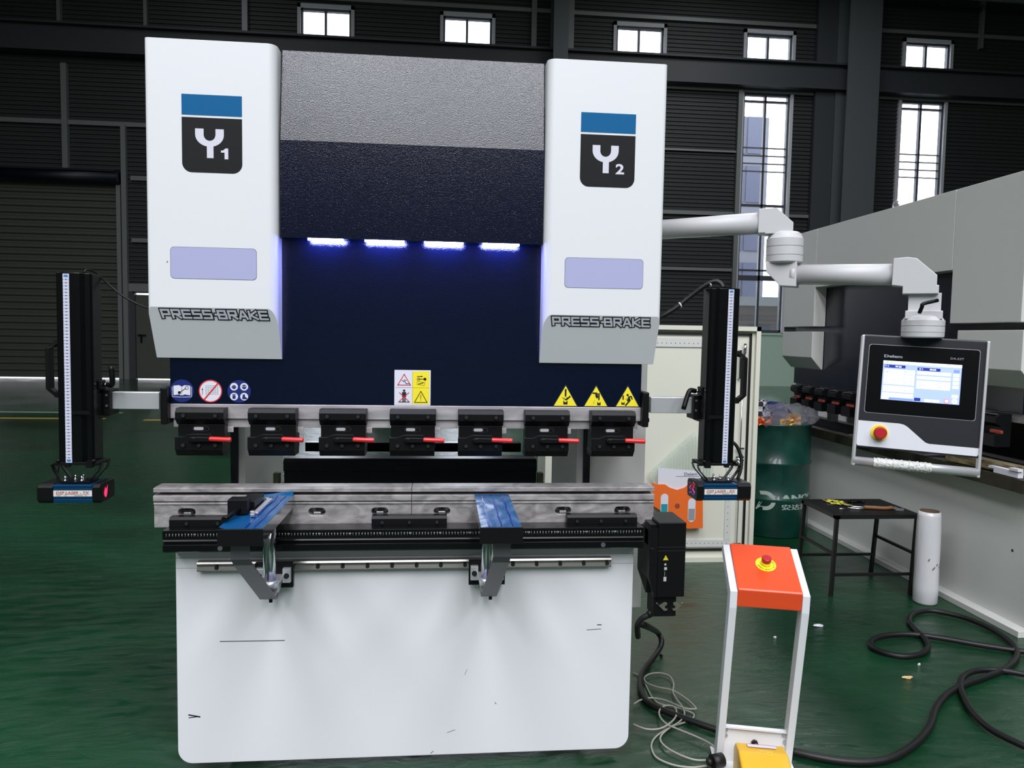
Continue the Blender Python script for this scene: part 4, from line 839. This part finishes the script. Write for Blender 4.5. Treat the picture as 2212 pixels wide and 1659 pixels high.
b = MB(); b.cyl((D1-.115, 2.375, .12), (D1-.115, 2.375, 1.45), .004, seg=10); b.box(D1-.145, D1-.13, 2.37, 2.40, 1.26, 1.46, .002); b.cyl((D1-.11, 2.37, 1.43), (D1-.11, 2.37, 1.50), .010); b.cyl((D1-.112, 2.372, 1.33), (D1-.112, 2.372, 1.43), .013, .006)
for z_ in (.78, .72, .70, .56, .12): b.box(D1-.145, D1-.09, 2.365, 2.38, z_, z_+.012); b.cyl((D1-.13, 2.36, z_), (D1-.10, 2.36, z_-.05), .005, seg=8)
b.build('lock_rod', chrome, dr)
T2 = thing('document_holder', (1.68, 2.36, .25), 'orange plastic document holder hung on the inside of the cabinet door', 'document holder')
pts = [U(*p, Y=2.345) for p in ((1408, 1042), (1418, 1046), (1436, 1046), (1446, 1053), (1462, 1058), (1478, 1053), (1488, 1045), (1517, 1045), (1517, 1140), (1484, 1141), (1408, 1090))]
b = MB(); b.prism([(p.x, p.z) for p in pts], 2.335, 2.345, 'y'); b.prism([(p.x, p.z) for p in pts[-4:]], 2.345, 2.385, 'y'); o = b.build('holder_body', orangep, T2)
for n_, cxy, col in (('window_cutout', (1435, 1092), (40, 150, 164)), ('window_cutout', (1494, 1102), (150, 150, 156))):
    c_ = U(*cxy, Y=2.335); b = MB().at((c_.x, 2.335, c_.z)); b.mi = 0; b.poly([(p[0], p[1]*1) for p in stad(0, 0, .0, .03)] if False else [(.026*math.cos(a), (.055 if math.sin(a) > 0 else -.055)+.026*math.sin(a)) for a in [2*PI*i/28 for i in range(28)]], .001)
    b.mi = 1; b.rect(-.022, .022, -.07, .01, .0016); b.build(n_, [paper, M('booklet_%d' % col[0], col, .5)], o)
c_ = U(1463, 1093, Y=2.335); b = MB().at((c_.x, 2.335, c_.z)); b.disc(0, 0, .018, .001); b.build('finger_hole', M('hole_brown', (150, 70, 50), .6), o)
pts = [U(*p, Y=2.35) for p in ((1421, 1011), (1421, 1060), (1516, 1062), (1516, 1018))]
b = MB(); b.mi = 0; b.prism([(p.x, p.z) for p in pts], 2.347, 2.352, 'y'); b.mi = 1; q_ = U(1492, 1024, Y=2.346); b.at((q_.x, 2.346, q_.z)); b.text('Delem', 0, 0, .088, .02, .0006); b.line([(-.10, -.016), (.06, -.016)], .002, .0006)
o = b.build('manual', [paper, M('manual_print', (60, 66, 76), .5)], loc=(1.7, 2.35, .6)); tag(o, 'white manual with a printed heading tucked in the orange holder', 'booklet')
pts = [U(*p, Y=2.37) for p in ((1399, 1022), (1497, 931), (1540, 975), (1540, 1045), (1410, 1045))]
b = MB(); b.prism([(p.x, p.z) for p in pts], 2.356, 2.358, 'y')
for i in range(20):
    t_ = i/20; a_ = U(1410+i*6.4, 1040, Y=2.355); tp = pts[0].lerp(pts[1], min(1, t_*1.33)) if t_ < .75 else pts[1].lerp(pts[2], (t_-.75)/.25); b.cyl((a_.x, 2.355, a_.z), (a_.x, 2.355, tp.z-.01), .003, seg=6)
tag(b.build('clear_folder', sleeve, loc=(1.6, 2.357, .6)), 'clear ribbed plastic folder standing behind the orange holder', 'folder')

# ------------------------------------------------------------------ green drum and rubbish
DC = V(2.735, 2.95+.26, 0); RR = .285
DC = V(2.74, 3.2, 0)
T = thing('oil_drum', (DC.x, DC.y, 0), 'dark green steel oil drum with faded print, used as a bin', 'drum')
b = MB(); b.lathe(DC, [(RR-.01, 0), (RR, .01), (RR, .28), (RR+.009, .29), (RR+.009, .305), (RR, .315), (RR, .56), (RR+.009, .57), (RR+.009, .585), (RR, .595), (RR, .868), (RR+.006, .872), (RR+.006, .88), (RR-.012, .882), (RR-.012, .76), (.001, .755)], seg=64); b.build('drum_body', drumg, T)
b = MB(); e = .0
def onr(px, py):
    """point on the drum wall along a sight line"""
    d = (U(px, py, Z=.4)-CAM); o_ = CAM-DC; a_ = d.x**2+d.y**2; bb = o_.x*d.x+o_.y*d.y; c_ = o_.x**2+o_.y**2-(RR+.001)**2; t_ = (-bb-math.sqrt(max(0, bb*bb-a_*c_)))/a_; return CAM+d*t_
th0 = math.atan2(onr(1697, 1080).y-DC.y, onr(1697, 1080).x-DC.x)
def drum_pt(u, v, d=.0012): a = th0+u/RR; return V(DC.x+(RR+d)*math.cos(a), DC.y+(RR+d)*math.sin(a), v)
def dpoly(b, pts, n=1): b.face([b.vert(drum_pt(u, v)) for u, v in pts])
zc = onr(1660, 1082).z; S = .00367; cu = lambda px: (lambda p: (math.atan2(p.y-DC.y, p.x-DC.x)-th0)*RR)(onr(px, 1080))
u_a, u_b = cu(1636), cu(1676); k_ = (u_b-u_a)
for i in range(14):   # outer crescent of the D
    a0, a1 = -PI/2+PI*i/14, -PI/2+PI*(i+1)/14
    dpoly(b, [(u_a+k_*(.42+.58*math.cos(a0)), zc+.075*math.sin(a0)), (u_a+k_*(.42+.58*math.cos(a1)), zc+.075*math.sin(a1)), (u_a+k_*(.42+.36*math.cos(a1)), zc+.045*math.sin(a1)), (u_a+k_*(.42+.36*math.cos(a0)), zc+.045*math.sin(a0))])
dpoly(b, [(u_a+k_*.42, zc+.075), (u_a+k_*.10, zc+.072), (u_a+k_*.16, zc+.045), (u_a+k_*.42, zc+.045)]); dpoly(b, [(u_a-k_*.1, zc-.075), (u_a+k_*.42, zc-.075), (u_a+k_*.42, zc-.045), (u_a+k_*.14, zc-.045)])
dpoly(b, [(u_a-k_*.1, zc-.075), (u_a+k_*.14, zc-.045), (u_a+k_*.38, zc+.02), (u_a+k_*.2, zc+.02)])
def dtext(b, txt, px0, px1, z_, h, off=.03, sh=0):
    vs, fs, bb = text_geo(txt, off, sh); ua, ub = cu(px0), cu(px1); W_ = [b.vert(drum_pt(ua+(x-bb[0])/(bb[1]-bb[0])*(ub-ua), z_+((y-bb[2])/(bb[3]-bb[2])-.5)*h)) for x, y in vs]
    for f in fs: b.face([W_[i] for i in f])
dtext(b, 'ANQU', 1684, 1763, onr(1700, 1078).z, .062, .05); dtext(b, '安达润', 1689, 1740, onr(1700, 1096).z, .044, .015); b.build('print', logow, T)
b = MB(); crumple(b, (0, 0, 0), .12, .1, .10, .35, 1.8, 4, 2); bm_ = b.bm
o = MB(); o.bm.free(); o.bm = bm_; bmesh.ops.translate(bm_, vec=V(2.52, 3.10, .96), verts=bm_.verts)
tag(o.build('plaid_cloth', plaid, loc=(2.52, 3.1, .9), shade=True), 'black and white plaid cloth bundled in the drum', 'cloth')
for c_, r_, sd, lb in (((2.665, 3.03, .935), (.115, .11, .088), 5, 'clear plastic bag, left and nearer of two in the drum'), ((2.87, 3.08, .935), (.12, .12, .09), 9, 'clear plastic bag at the right rim of the drum')):
    b = MB(); crumple(b, c_, *r_, .30, 1.1, 5, sd); tag(b.build('plastic_bag', bagm, loc=c_, shade=True), lb, 'plastic bag', 'plastic bags in the drum')
wr = [M('red_wrapper', (216, 60, 34), .35, coat=.4), M('gold_wrapper', (190, 140, 60), .4), M('yellow_wrapper', (236, 196, 80), .35)]
for i, (x, y, z_, m_, lb) in enumerate(((2.50, 2.95, .90, wr[0], 'red and yellow snack wrapper at the left drum rim'), (2.73, 2.94, .90, wr[2], 'small yellow wrapper inside the left plastic bag'), (2.80, 2.99, .92, wr[1], 'tan and orange paper packet between the two plastic bags'), (2.57, 2.99, .91, wr[0], 'bright red wrapper beside the plaid cloth'))):
    b = MB(); n = 8; g = {}
    for a_ in range(n+1):
        for c_ in range(n+1):
            p = V((a_/n-.5)*(.11 if i != 2 else .12), 0, (c_/n-.5)*(.05 if i != 2 else .08)); p.y = .03*noise.noise(p*30+V(i*7, 0, 0)); p.z += .02*noise.noise(p*25+V(0, i*5, 2)); g[a_, c_] = b.vert(p+V(x, y, z_))
    for a_ in range(n):
        for c_ in range(n): b.mi = 1 if (a_+c_*2+i) % 5 == 0 else 0; b.face([g[a_, c_], g[a_+1, c_], g[a_+1, c_+1], g[a_, c_+1]])
    tag(b.build('snack_wrapper', [m_, wr[(i+2) % 3]], loc=(x, y, z_-.03), shade=True), lb, 'wrapper')
b = MB(); crumple(b, (2.78, 3.27, .93), .14, .10, .09, .3, 1.6, 3, 12); tag(b.build('blue_bag', M('blue_bag', (16, 34, 84), .4), loc=(2.78, 3.27, .9)), 'dark blue bag at the back of the drum behind the clear bags', 'bag')

# ------------------------------------------------------------------ black steel table with tools
T = thing('work_table', (2.71, 1.89, 0), 'low black steel table with open legs between drum and film roll', 'table')
tz = .4963; x0, x1, y0, y1 = 2.44, 2.975, 1.675, 2.10
b = MB(); b.box(x0, x1, y0, y1, tz-.006, tz, .001); b.build('table_top', btab, T)
b = MB(); s_ = .028
for q in ((x0, x1, y0, y0+s_), (x0, x1, y1-s_, y1), (x0, x0+s_, y0, y1), (x1-s_, x1, y0, y1)): b.box(*q, tz-.026, tz-.0065)
b.build('apron_frame', btab, T)
sp = .02
for ix, iy in ((0, 0), (1, 0), (0, 1), (1, 1)):
    tx_, ty_ = (x0+.014, x1-.014)[ix], (y0+.014, y1-.014)[iy]; bx_, by_ = tx_+(-sp, -sp*1.2)[ix]-.0, ty_+(-.008, .01)[iy]
    b = MB(); b.strap([(tx_, ty_, tz-.026), (bx_, by_, 0)], (1, 0, 0), .02, .02); b.build('leg', btab, T)
for q in (((x0-.002, y0+.01, .13), (x1-.02, y0+.01, .13)), ((x0-.004, y1-.01, .13), (x1-.02, y1-.01, .13)), ((x0+.004, y0+.01, .255), (x0+.004, y1-.01, .255)), ((x1-.022, y0+.01, .255), (x1-.022, y1-.01, .255))):
    b = MB(); b.strap(q, (0, 0, 1), .016, .016); b.build('cross_bar', btab, T)
b = MB(); n = 10; g = {}
for i in range(n+1):
    for j in range(n+1):
        p = V(2.555+.11*i/n, 1.93+.14*j/n-.05*i/n, tz+.004); p.z += .012*abs(noise.noise(p*40)); g[i, j] = b.vert(p)
for i in range(n):
    for j in range(n):
        if noise.noise(V(i*.5, j*.5, 1)) > -.25: b.mi = 1 if noise.noise(V(i*.8, j*.8, 7)) > .2 else 0; b.face([g[i, j], g[i+1, j], g[i+1, j+1], g[i, j+1]])
tag(b.build('rag', [M('yellow_cloth', (214, 204, 60), .7), M('rag_grey', (130, 128, 110), .7)], loc=(2.6, 2.0, tz)), 'crumpled yellow and grey rag on the black table', 'rag')
T = thing('brush', (2.82, 1.84, tz), 'brown handled brush or scraper lying on the black table', 'brush')
b = MB(); b.tube([(2.70, 1.82, tz+.012), (2.76, 1.80, tz+.013), (2.82, 1.79, tz+.012), (2.87, 1.80, tz+.013)], .011, smooth=4, seg=8); b.build('handle', brownh, T)
b = MB(); b.box(2.87, 2.91, 1.76, 1.83, tz+.003, tz+.012, .001); b.box(2.885, 2.915, 1.75, 1.762, tz+.003, tz+.018); b.build('blade', galv, T)
for i, (pts, m_, lb, ct) in enumerate(((((2.64, 1.86), (2.71, 1.84), (2.80, 1.86)), galv, 'thin bright steel rod across the black table', 'rod'), (((2.60, 1.83), (2.66, 1.80), (2.70, 1.82)), galv, 'small bent wrench at the middle of the black table', 'wrench'), (((2.70, 2.0), (2.76, 2.02), (2.80, 1.98)), black, 'black pliers at the back edge of the black table', 'pliers'), (((2.53, 1.80), (2.56, 1.80)), galv, 'small bright part near the front left table corner', 'metal part'))):
    b = MB(); b.tube([(x, y, tz+.007) for x, y in pts], .005+.002*(i == 2), smooth=4, seg=8)
    if i == 2: b.tube([(2.71, 1.985, tz+.007), (2.76, 1.985, tz+.012), (2.78, 2.02, tz+.007)], .007, seg=8)
    tag(b.build('tool', m_, loc=(pts[0][0], pts[0][1], tz)), lb, ct)
b = MB().at((2.53, 1.93, tz+.0012), (1, 0, 0), (0, 1, 0))
for i in range(5):
    for j in range(2): b.rect(i*.016, i*.016+.010, j*.02, j*.02+.008, 0)
tag(b.build('blister_strip', M('blue_grey_blister', (130, 140, 170), .4), loc=(2.53, 1.93, tz)), 'blue grey patterned strip lying left on the black table', 'strip')

# ------------------------------------------------------------------ stretch film roll
FC = (2.945, 1.555, 0); T = thing('film_roll', FC, 'upright roll of clear stretch film standing on the floor before the grey machine', 'film roll')
b = MB(); b.lathe(FC, [(.058, 0), (.066, .012), (.067, .10), (.0655, .2), (.0665, .32), (.065, .44), (.0625, .52), (.058, .545), (.0525, .546), (.0525, .40), (.001, .40)], seg=40); b.build('film_layers', film, T)
b = MB(); b.lathe(FC, [(.0525, .40), (.0525, .549), (.049, .549), (.049, .401), (.001, .401)], seg=32); b.build('cardboard_core', card, T)
b = MB()
for i in range(7): a_ = -2.2+.25*i+random.random()*.2; z_ = .2+random.random()*.07; b.face([b.vert((FC[0]+.0676*math.cos(a_+q), FC[1]+.0676*math.sin(a_+q), z_+w_)) for q, w_ in ((0, 0), (.12, .004), (.2, .018), (.06, .016))])
b.build('dirt_smudge', M('smudge_grey', (120, 118, 112), .7), T)

# ------------------------------------------------------------------ emergency stop stand
T = thing('emergency_stop_stand', (1.245, 0, 0), 'white stand with orange sloping panel and red emergency stop button', 'stand', rot=(0, math.radians(.8), math.radians(-13)))
T.location = (1.228, .0, .002)
for s in (-1, 1):
    xa, xb = (s*.106, s*.131); b = LB(); b.prism([(0, 0), (-.115, .612), (-.118, .672), (.09, .774), (.118, .754), (-.065, .647), (-.062, .612), (.052, 0)], min(xa, xb), max(xa, xb), 'x', bev=.002); b.build('side_rail', white, T)
b = LB(); b.prism([(-.112, .617), (-.122, .679), (-.118, .684), (.088, .781), (.10, .759), (-.10, .657), (-.098, .617)], -.1055, .1055, 'x', bev=.003); pn = b.build('orange_panel', orange, T)
sl = V(0, .206, .095).normalized(); nn = V(0, -sl.z, sl.y); c0 = V(.004, -.118, .684)+sl*.125
b = LB(); b.cyl(c0, c0+nn*.003, .035, seg=40); yd = b.build('yellow_disc', yelb, T)
b = LB().at(c0+nn*.0032, (1, 0, 0), sl)
for t_, a0, a1 in (('EMERGENCY', 200, 310), ('STOP', 330, 385)):
    for i, ch in enumerate(t_):
        a_ = math.radians(a0+(a1-a0)*(i/(len(t_)-1))); u_, v_ = .0275*math.cos(a_), .0275*math.sin(a_); b.at(c0+nn*.0032+V(1, 0, 0)*u_+sl*v_, V(-math.sin(a_), 0, 0)+sl*math.cos(a_), -(V(math.cos(a_), 0, 0)+sl*math.sin(a_))); b.text(ch, 0, 0, .005, .0065, .0004)
b.build('disc_print', ink, yd)
b = LB(); b.cyl(c0+nn*.003, c0+nn*.014, .0165, seg=28); b.build('button_base', yelb, T)
b = LB(); b.cyl(c0+nn*.014, c0+nn*.022, .0145, .0165, seg=28); b.cyl(c0+nn*.022, c0+nn*.032, .0172, .0165, seg=28); bevmod(b.build('stop_button', redb, T), .002)
b = LB(); b.box(-.1055, .1055, .0, .006, .0, .14); b.box(-.1055, .1055, -.012, .006, .134, .142, .001); b.build('kick_plate', white, T)
b = LB(); b.box(-.14, .14, -.25, .09, 0, .006); b.build('base_plate', white, T)
for x, z_ in ((-.1, .125), (-.1, .105), (.098, .125), (.102, .10)): b = LB(); b.cyl((x, 0, z_), (x, -.008, z_), .005, seg=10); b.build('screw', galv, T)
b = LB(); b.cyl((.0, -.0, .085), (0, -.012, .085), .0125, seg=6); b.cyl((0, -.012, .085), (0, -.018, .085), .009, seg=12); b.build('cable_gland', rubber, T)
T3 = thing('foot_pedal', (1.198, -.13, .006), 'yellow foot pedal housing standing on the base of the stop stand', 'foot pedal', rot=(0, 0, math.radians(-13)))
b = LB(); b.prism([(.07, .0), (.07, .10), (.045, .125), (-.02, .132), (-.10, .11), (-.12, .06), (-.12, 0)], -.082, .082, 'x', bev=.008); b.build('pedal_guard', ymet, T3)
b = LB().at((0, .02, .1305), (1, 0, 0), V(0, 1, -.1)); b.mi = 0; b.rect(-.045, .05, -.012, .012, .0012); b.mi = 1; b.rect(-.045, .05, .0085, .0105, .0018); b.build('caution_plate', [offw, redi], T3)
b = LB().at((0.02, -.025, .131), (1, 0, 0), V(0, 1, .2)); b.ring(0, 0, .008, .002, .001); b.build('guard_emblem', yelb, T3)
b = LB(); b.tube([(0, .066, .085), (0, .085, .088), (0.002, .11, .086)], .005, smooth=4); b.build('pedal_conduit', galv, T3)
b = MB(); b.tube([U(1626, 1605, Y=.10), U(1631, 1592, Y=.11), U(1641, 1582, Y=.12), U(1652, 1584, Y=.12), U(1660, 1600, Y=.13), U(1662, 1612, Y=.14)], .004); tag(b.build('cable_loop', offw, loc=(1.25, .12, .1)), 'grey cable loop rising behind the foot of the stop stand', 'cable')

# ------------------------------------------------------------------ black control box at the machine's right end
T = thing('connection_box', (.93, .08, .5), 'black steel box with yellow triangle hanging at the right end of the machine', 'electrical box')
F = .0; g_ = lambda px, py, Y=F: U(px, py, Y=Y)
xl, xr = g_(1421, 1200).x, g_(1481, 1200).x; zt, zb = g_(1450, 1129).z, g_(1450, 1290).z
b = MB(); b.box(xl, xr, F, .16, zb, zt, .003); b.build('box_body', blackp, T)
b = MB(); b.prism([(F+.01, zt-.01), (.17, zt-.01), (.17, zb+.05), (.05, zb)], xl-.025, xl-.001, 'x'); b.prism([(xl-.03, zt-.02), (xl-.001, zt-.02), (xl-.001, zb), (xl-.008, zb), (xl-.03, zb+.075)], .0, .10, 'y'); b.build('side_bracket', black, T)
b = MB(); b.box(.83, xl-.03, .02, .07, .80, .86, .003); b.build('hinge_bracket', black, T)
b = MB(); b.box(.826, .842, -.002, .02, .74, .80, .002); b.build('hinge', black, T)
b = MB()
for z_ in (g_(1450, 1190).z, g_(1450, 1182).z): b.box(xl-.001, xr+.001, F-.0015, F+.01, z_-.001, z_+.001)
b.build('cover_groove', M('groove_dark', (30, 31, 33), .5), T)
c_ = g_(1438, 1205); b = MB().at((c_.x, F, c_.z)); b.mi = 0; b.poly([(-.0095, -.008), (.0095, -.008), (0, .0095)], .001); b.mi = 1; b.line([(-.0068, -.0062), (.0068, -.0062), (0, .0062)], .0007, .0013, True); b.line([(0, .002), (-.0015, -.001), (.001, -.001), (0, -.0045)], .0009, .0013); b.build('warning_triangle', [yel, ink], T)
a_, e_ = g_(1430, 1214), g_(1444, 1260); b = MB().at((0, F, 0)); b.mi = 0; b.rect(a_.x, e_.x, e_.z, a_.z, .001); b.mi = 1
p_ = g_(1437, 1219); b.disc(p_.x, p_.z, .004, .0016); p_ = g_(1437.5, 1228); b.rect(p_.x-.005, p_.x+.005, p_.z-.005, p_.z+.005, .0016); p_ = g_(1436, 1250.5); b.rect(p_.x-.005, p_.x+.005, p_.z-.008, p_.z+.008, .0016); p_ = g_(1435.5, 1239); b.rect(p_.x-.0005, p_.x+.0005, p_.z-.008, p_.z+.008, .0016)
b.build('status_window', [M('status_black', (8, 8, 9), .3), M('status_white', (176, 178, 178), .4)], T)
p0, p1 = g_(1414, 1337), g_(1465, 1290); b = MB(); b.box(p0.x, p1.x, .02, .10, p0.z, p1.z, .002); pl = b.build('plug_housing', blackp, T)
for s, px in ((1, 1438), (-1, 1455)):
    c_ = g_(px, 1307, .018); b = MB(); pts = [(0, .012), (-.006, .013), (-.026, .0), (-.008, -.018), (.002, -.018), (.006, -.012), (.001, -.011), (-.004, -.009), (-.005, -.002), (.002, .001), (.004, .008)]
    b.prism([(c_.x+s*x, c_.z+z_*1.0) for x, z_ in pts], .012, .0165, 'y'); b.cyl((c_.x-s*.001, .0165, c_.z+.007), (c_.x-s*.001, .009, c_.z+.007), .003, seg=8); b.cyl((c_.x-s*.026, .02, c_.z+.001), (c_.x-s*.034, .02, c_.z+.008), .0015, seg=6)
    b.build('latch', M('latch_metal', (150, 150, 134), .35, .8), T)
c_ = g_(1404, 1331, .05); b = MB(); b.cyl(V(p0.x+.01, .06, c_.z+.012), V(c_.x-.004, .06, c_.z), .014, .013, seg=8); b.build('cable_gland', rubber, pl)

# ------------------------------------------------------------------ cables and hoses on the floor
def fl(pts, r, h=0): return [U(x, y, Z=r+h+.002) for x, y in pts]
g0 = V(c_.x-.002, .06, c_.z)
pts = [g0, U(1386, 1337, Y=.07), U(1377, 1352, Y=.10), U(1378, 1375, Y=.2)]
b = MB(); b.tube(pts, .0105, seg=12); tag(b.build('power_cable', rubber, loc=pts[0]), 'black cable leaving the box gland down behind the machine', 'cable')
pts = [U(1378, 1345, Y=.16), U(1396, 1352, Y=.2), U(1420, 1366, Z=.10), U(1429, 1384, Z=.06), U(1424, 1402, Z=.03)]+fl([(1408, 1425), (1390, 1450), (1383, 1475), (1388, 1500), (1403, 1520), (1440, 1538), (1490, 1556), (1545, 1575), (1600, 1590), (1650, 1606), (1700, 1622)], .013)
b = MB(); b.tube(pts, .013, seg=12); tag(b.build('power_cable', rubber, loc=pts[8]), 'thick black cable curving from the machine to the stop stand', 'cable')
pts = fl([(1710, 1622), (1760, 1634), (1820, 1644), (1880, 1646), (1930, 1636), (1978, 1606), (2008, 1570), (2022, 1530), (2046, 1500), (2080, 1480), (2130, 1462), (2170, 1446), (2194, 1424), (2196, 1404), (2180, 1384), (2145, 1360), (2100, 1340), (2060, 1328), (2010, 1319), (1975, 1325), (1964, 1340), (1972, 1354), (1988, 1370), (2002, 1386), (2003, 1402), (1985, 1414), (1950, 1418), (1910, 1410), (1883, 1397), (1884, 1383), (1912, 1373), (1965, 1370), (2030, 1378), (2104, 1391), (2160, 1400), (2240, 1412)], .014)
for i in range(29, 36): pts[i].z += .0
b = MB(); b.tube(pts, .014, seg=12); tag(b.build('hose', rubber, loc=pts[10]), 'long black hose looping over the floor before the grey machine', 'hose')
pts = fl([(2240, 1622), (2200, 1606), (2140, 1575), (2104, 1542), (2085, 1512), (2075, 1485), (2078, 1466), (2095, 1453), (2125, 1447), (2170, 1449), (2240, 1462)], .013, .004)
b = MB(); b.tube(pts, .013, seg=12); tag(b.build('hose', rubber, loc=pts[4]), 'black hose bend at the lower right corner of the floor', 'hose')
Q = lambda l: [(1360+x/3.26, 1150+y/3.26) for x, y in l]
thin = [Q([(25, 990), (60, 1005), (100, 1050), (130, 1110), (165, 1170), (220, 1210), (330, 1232), (420, 1262), (455, 1288), (420, 1325), (300, 1368), (215, 1415), (165, 1465), (155, 1520), (190, 1585), (300, 1635), (430, 1655), (560, 1642)]),
        Q([(570, 1605), (450, 1600), (320, 1550), (235, 1492), (218, 1440), (270, 1385), (350, 1335), (385, 1285), (375, 1235), (335, 1180), (305, 1125), (310, 1065), (280, 1012), (215, 990), (145, 997), (103, 1025), (125, 1062), (200, 1090), (300, 1112), (400, 1172), (462, 1230), (458, 1244), (380, 1235), (250, 1182), (150, 1166), (80, 1180), (30, 1208)]),
        Q([(25, 1352), (120, 1385), (220, 1380), (300, 1330), (332, 1275), (312, 1228), (255, 1220), (212, 1250), (215, 1300), (262, 1350), (340, 1385), (450, 1430), (555, 1480), (628, 1535)])]
for i, (l, lb) in enumerate(zip(thin, ('thin grey cable in wide loops, outer coil beside the machine', 'thin grey cable crossing loops, middle coil beside the machine', 'thin grey cable running to the stop stand, inner coil'))):
    pts = fl(l, .0035, .008*i); b = MB(); b.tube(pts, .0036, seg=8); tag(b.build('signal_cable', M('grey_cable', (158, 156, 146), .35), loc=pts[5]), lb, 'cable', 'thin cables coiled on the floor')
p_ = U(1545, 1645, Z=.03); b = MB(); b.cyl(p_+V(-.03, 0, 0), p_+V(-.012, 0, 0), .012, seg=16); b.cyl(p_+V(-.012, 0, 0), p_+V(.03, .01, 0), .024, seg=20); tag(b.build('cable_plug', rubber, loc=p_-V(0, 0, .03)), 'round black plug on the floor at the left foot of the stand', 'plug')
# litter
for px, py, sx, sy, m_, lb in ((1960, 1466, .045, .012, M('paper_stub', (226, 190, 140), .6), 'small tan paper stub on the floor below the hose loops'), (1767, 1353, .05, .025, paper, 'crumpled clear scrap on the floor beside the stop stand'), (1428, 1418, .016, .016, black, 'small black nut on the floor near the thick cable'), (1985, 1438, .014, .006, paper, 'tiny pale chip on the floor between hose loop and paper stub'), (1674, 1379, .016, .005, paper, 'tiny white chip on the floor seen through the stop stand')):
    p_ = U(px, py, Z=0); b = MB(); crumple(b, p_+V(0, 0, .006), sx/2, sy/2, .006, .4, 2, 2, px); tag(b.build('floor_scrap', m_, loc=(p_.x, p_.y, 0)), lb, 'scrap')
bpy.context.view_layer.update()
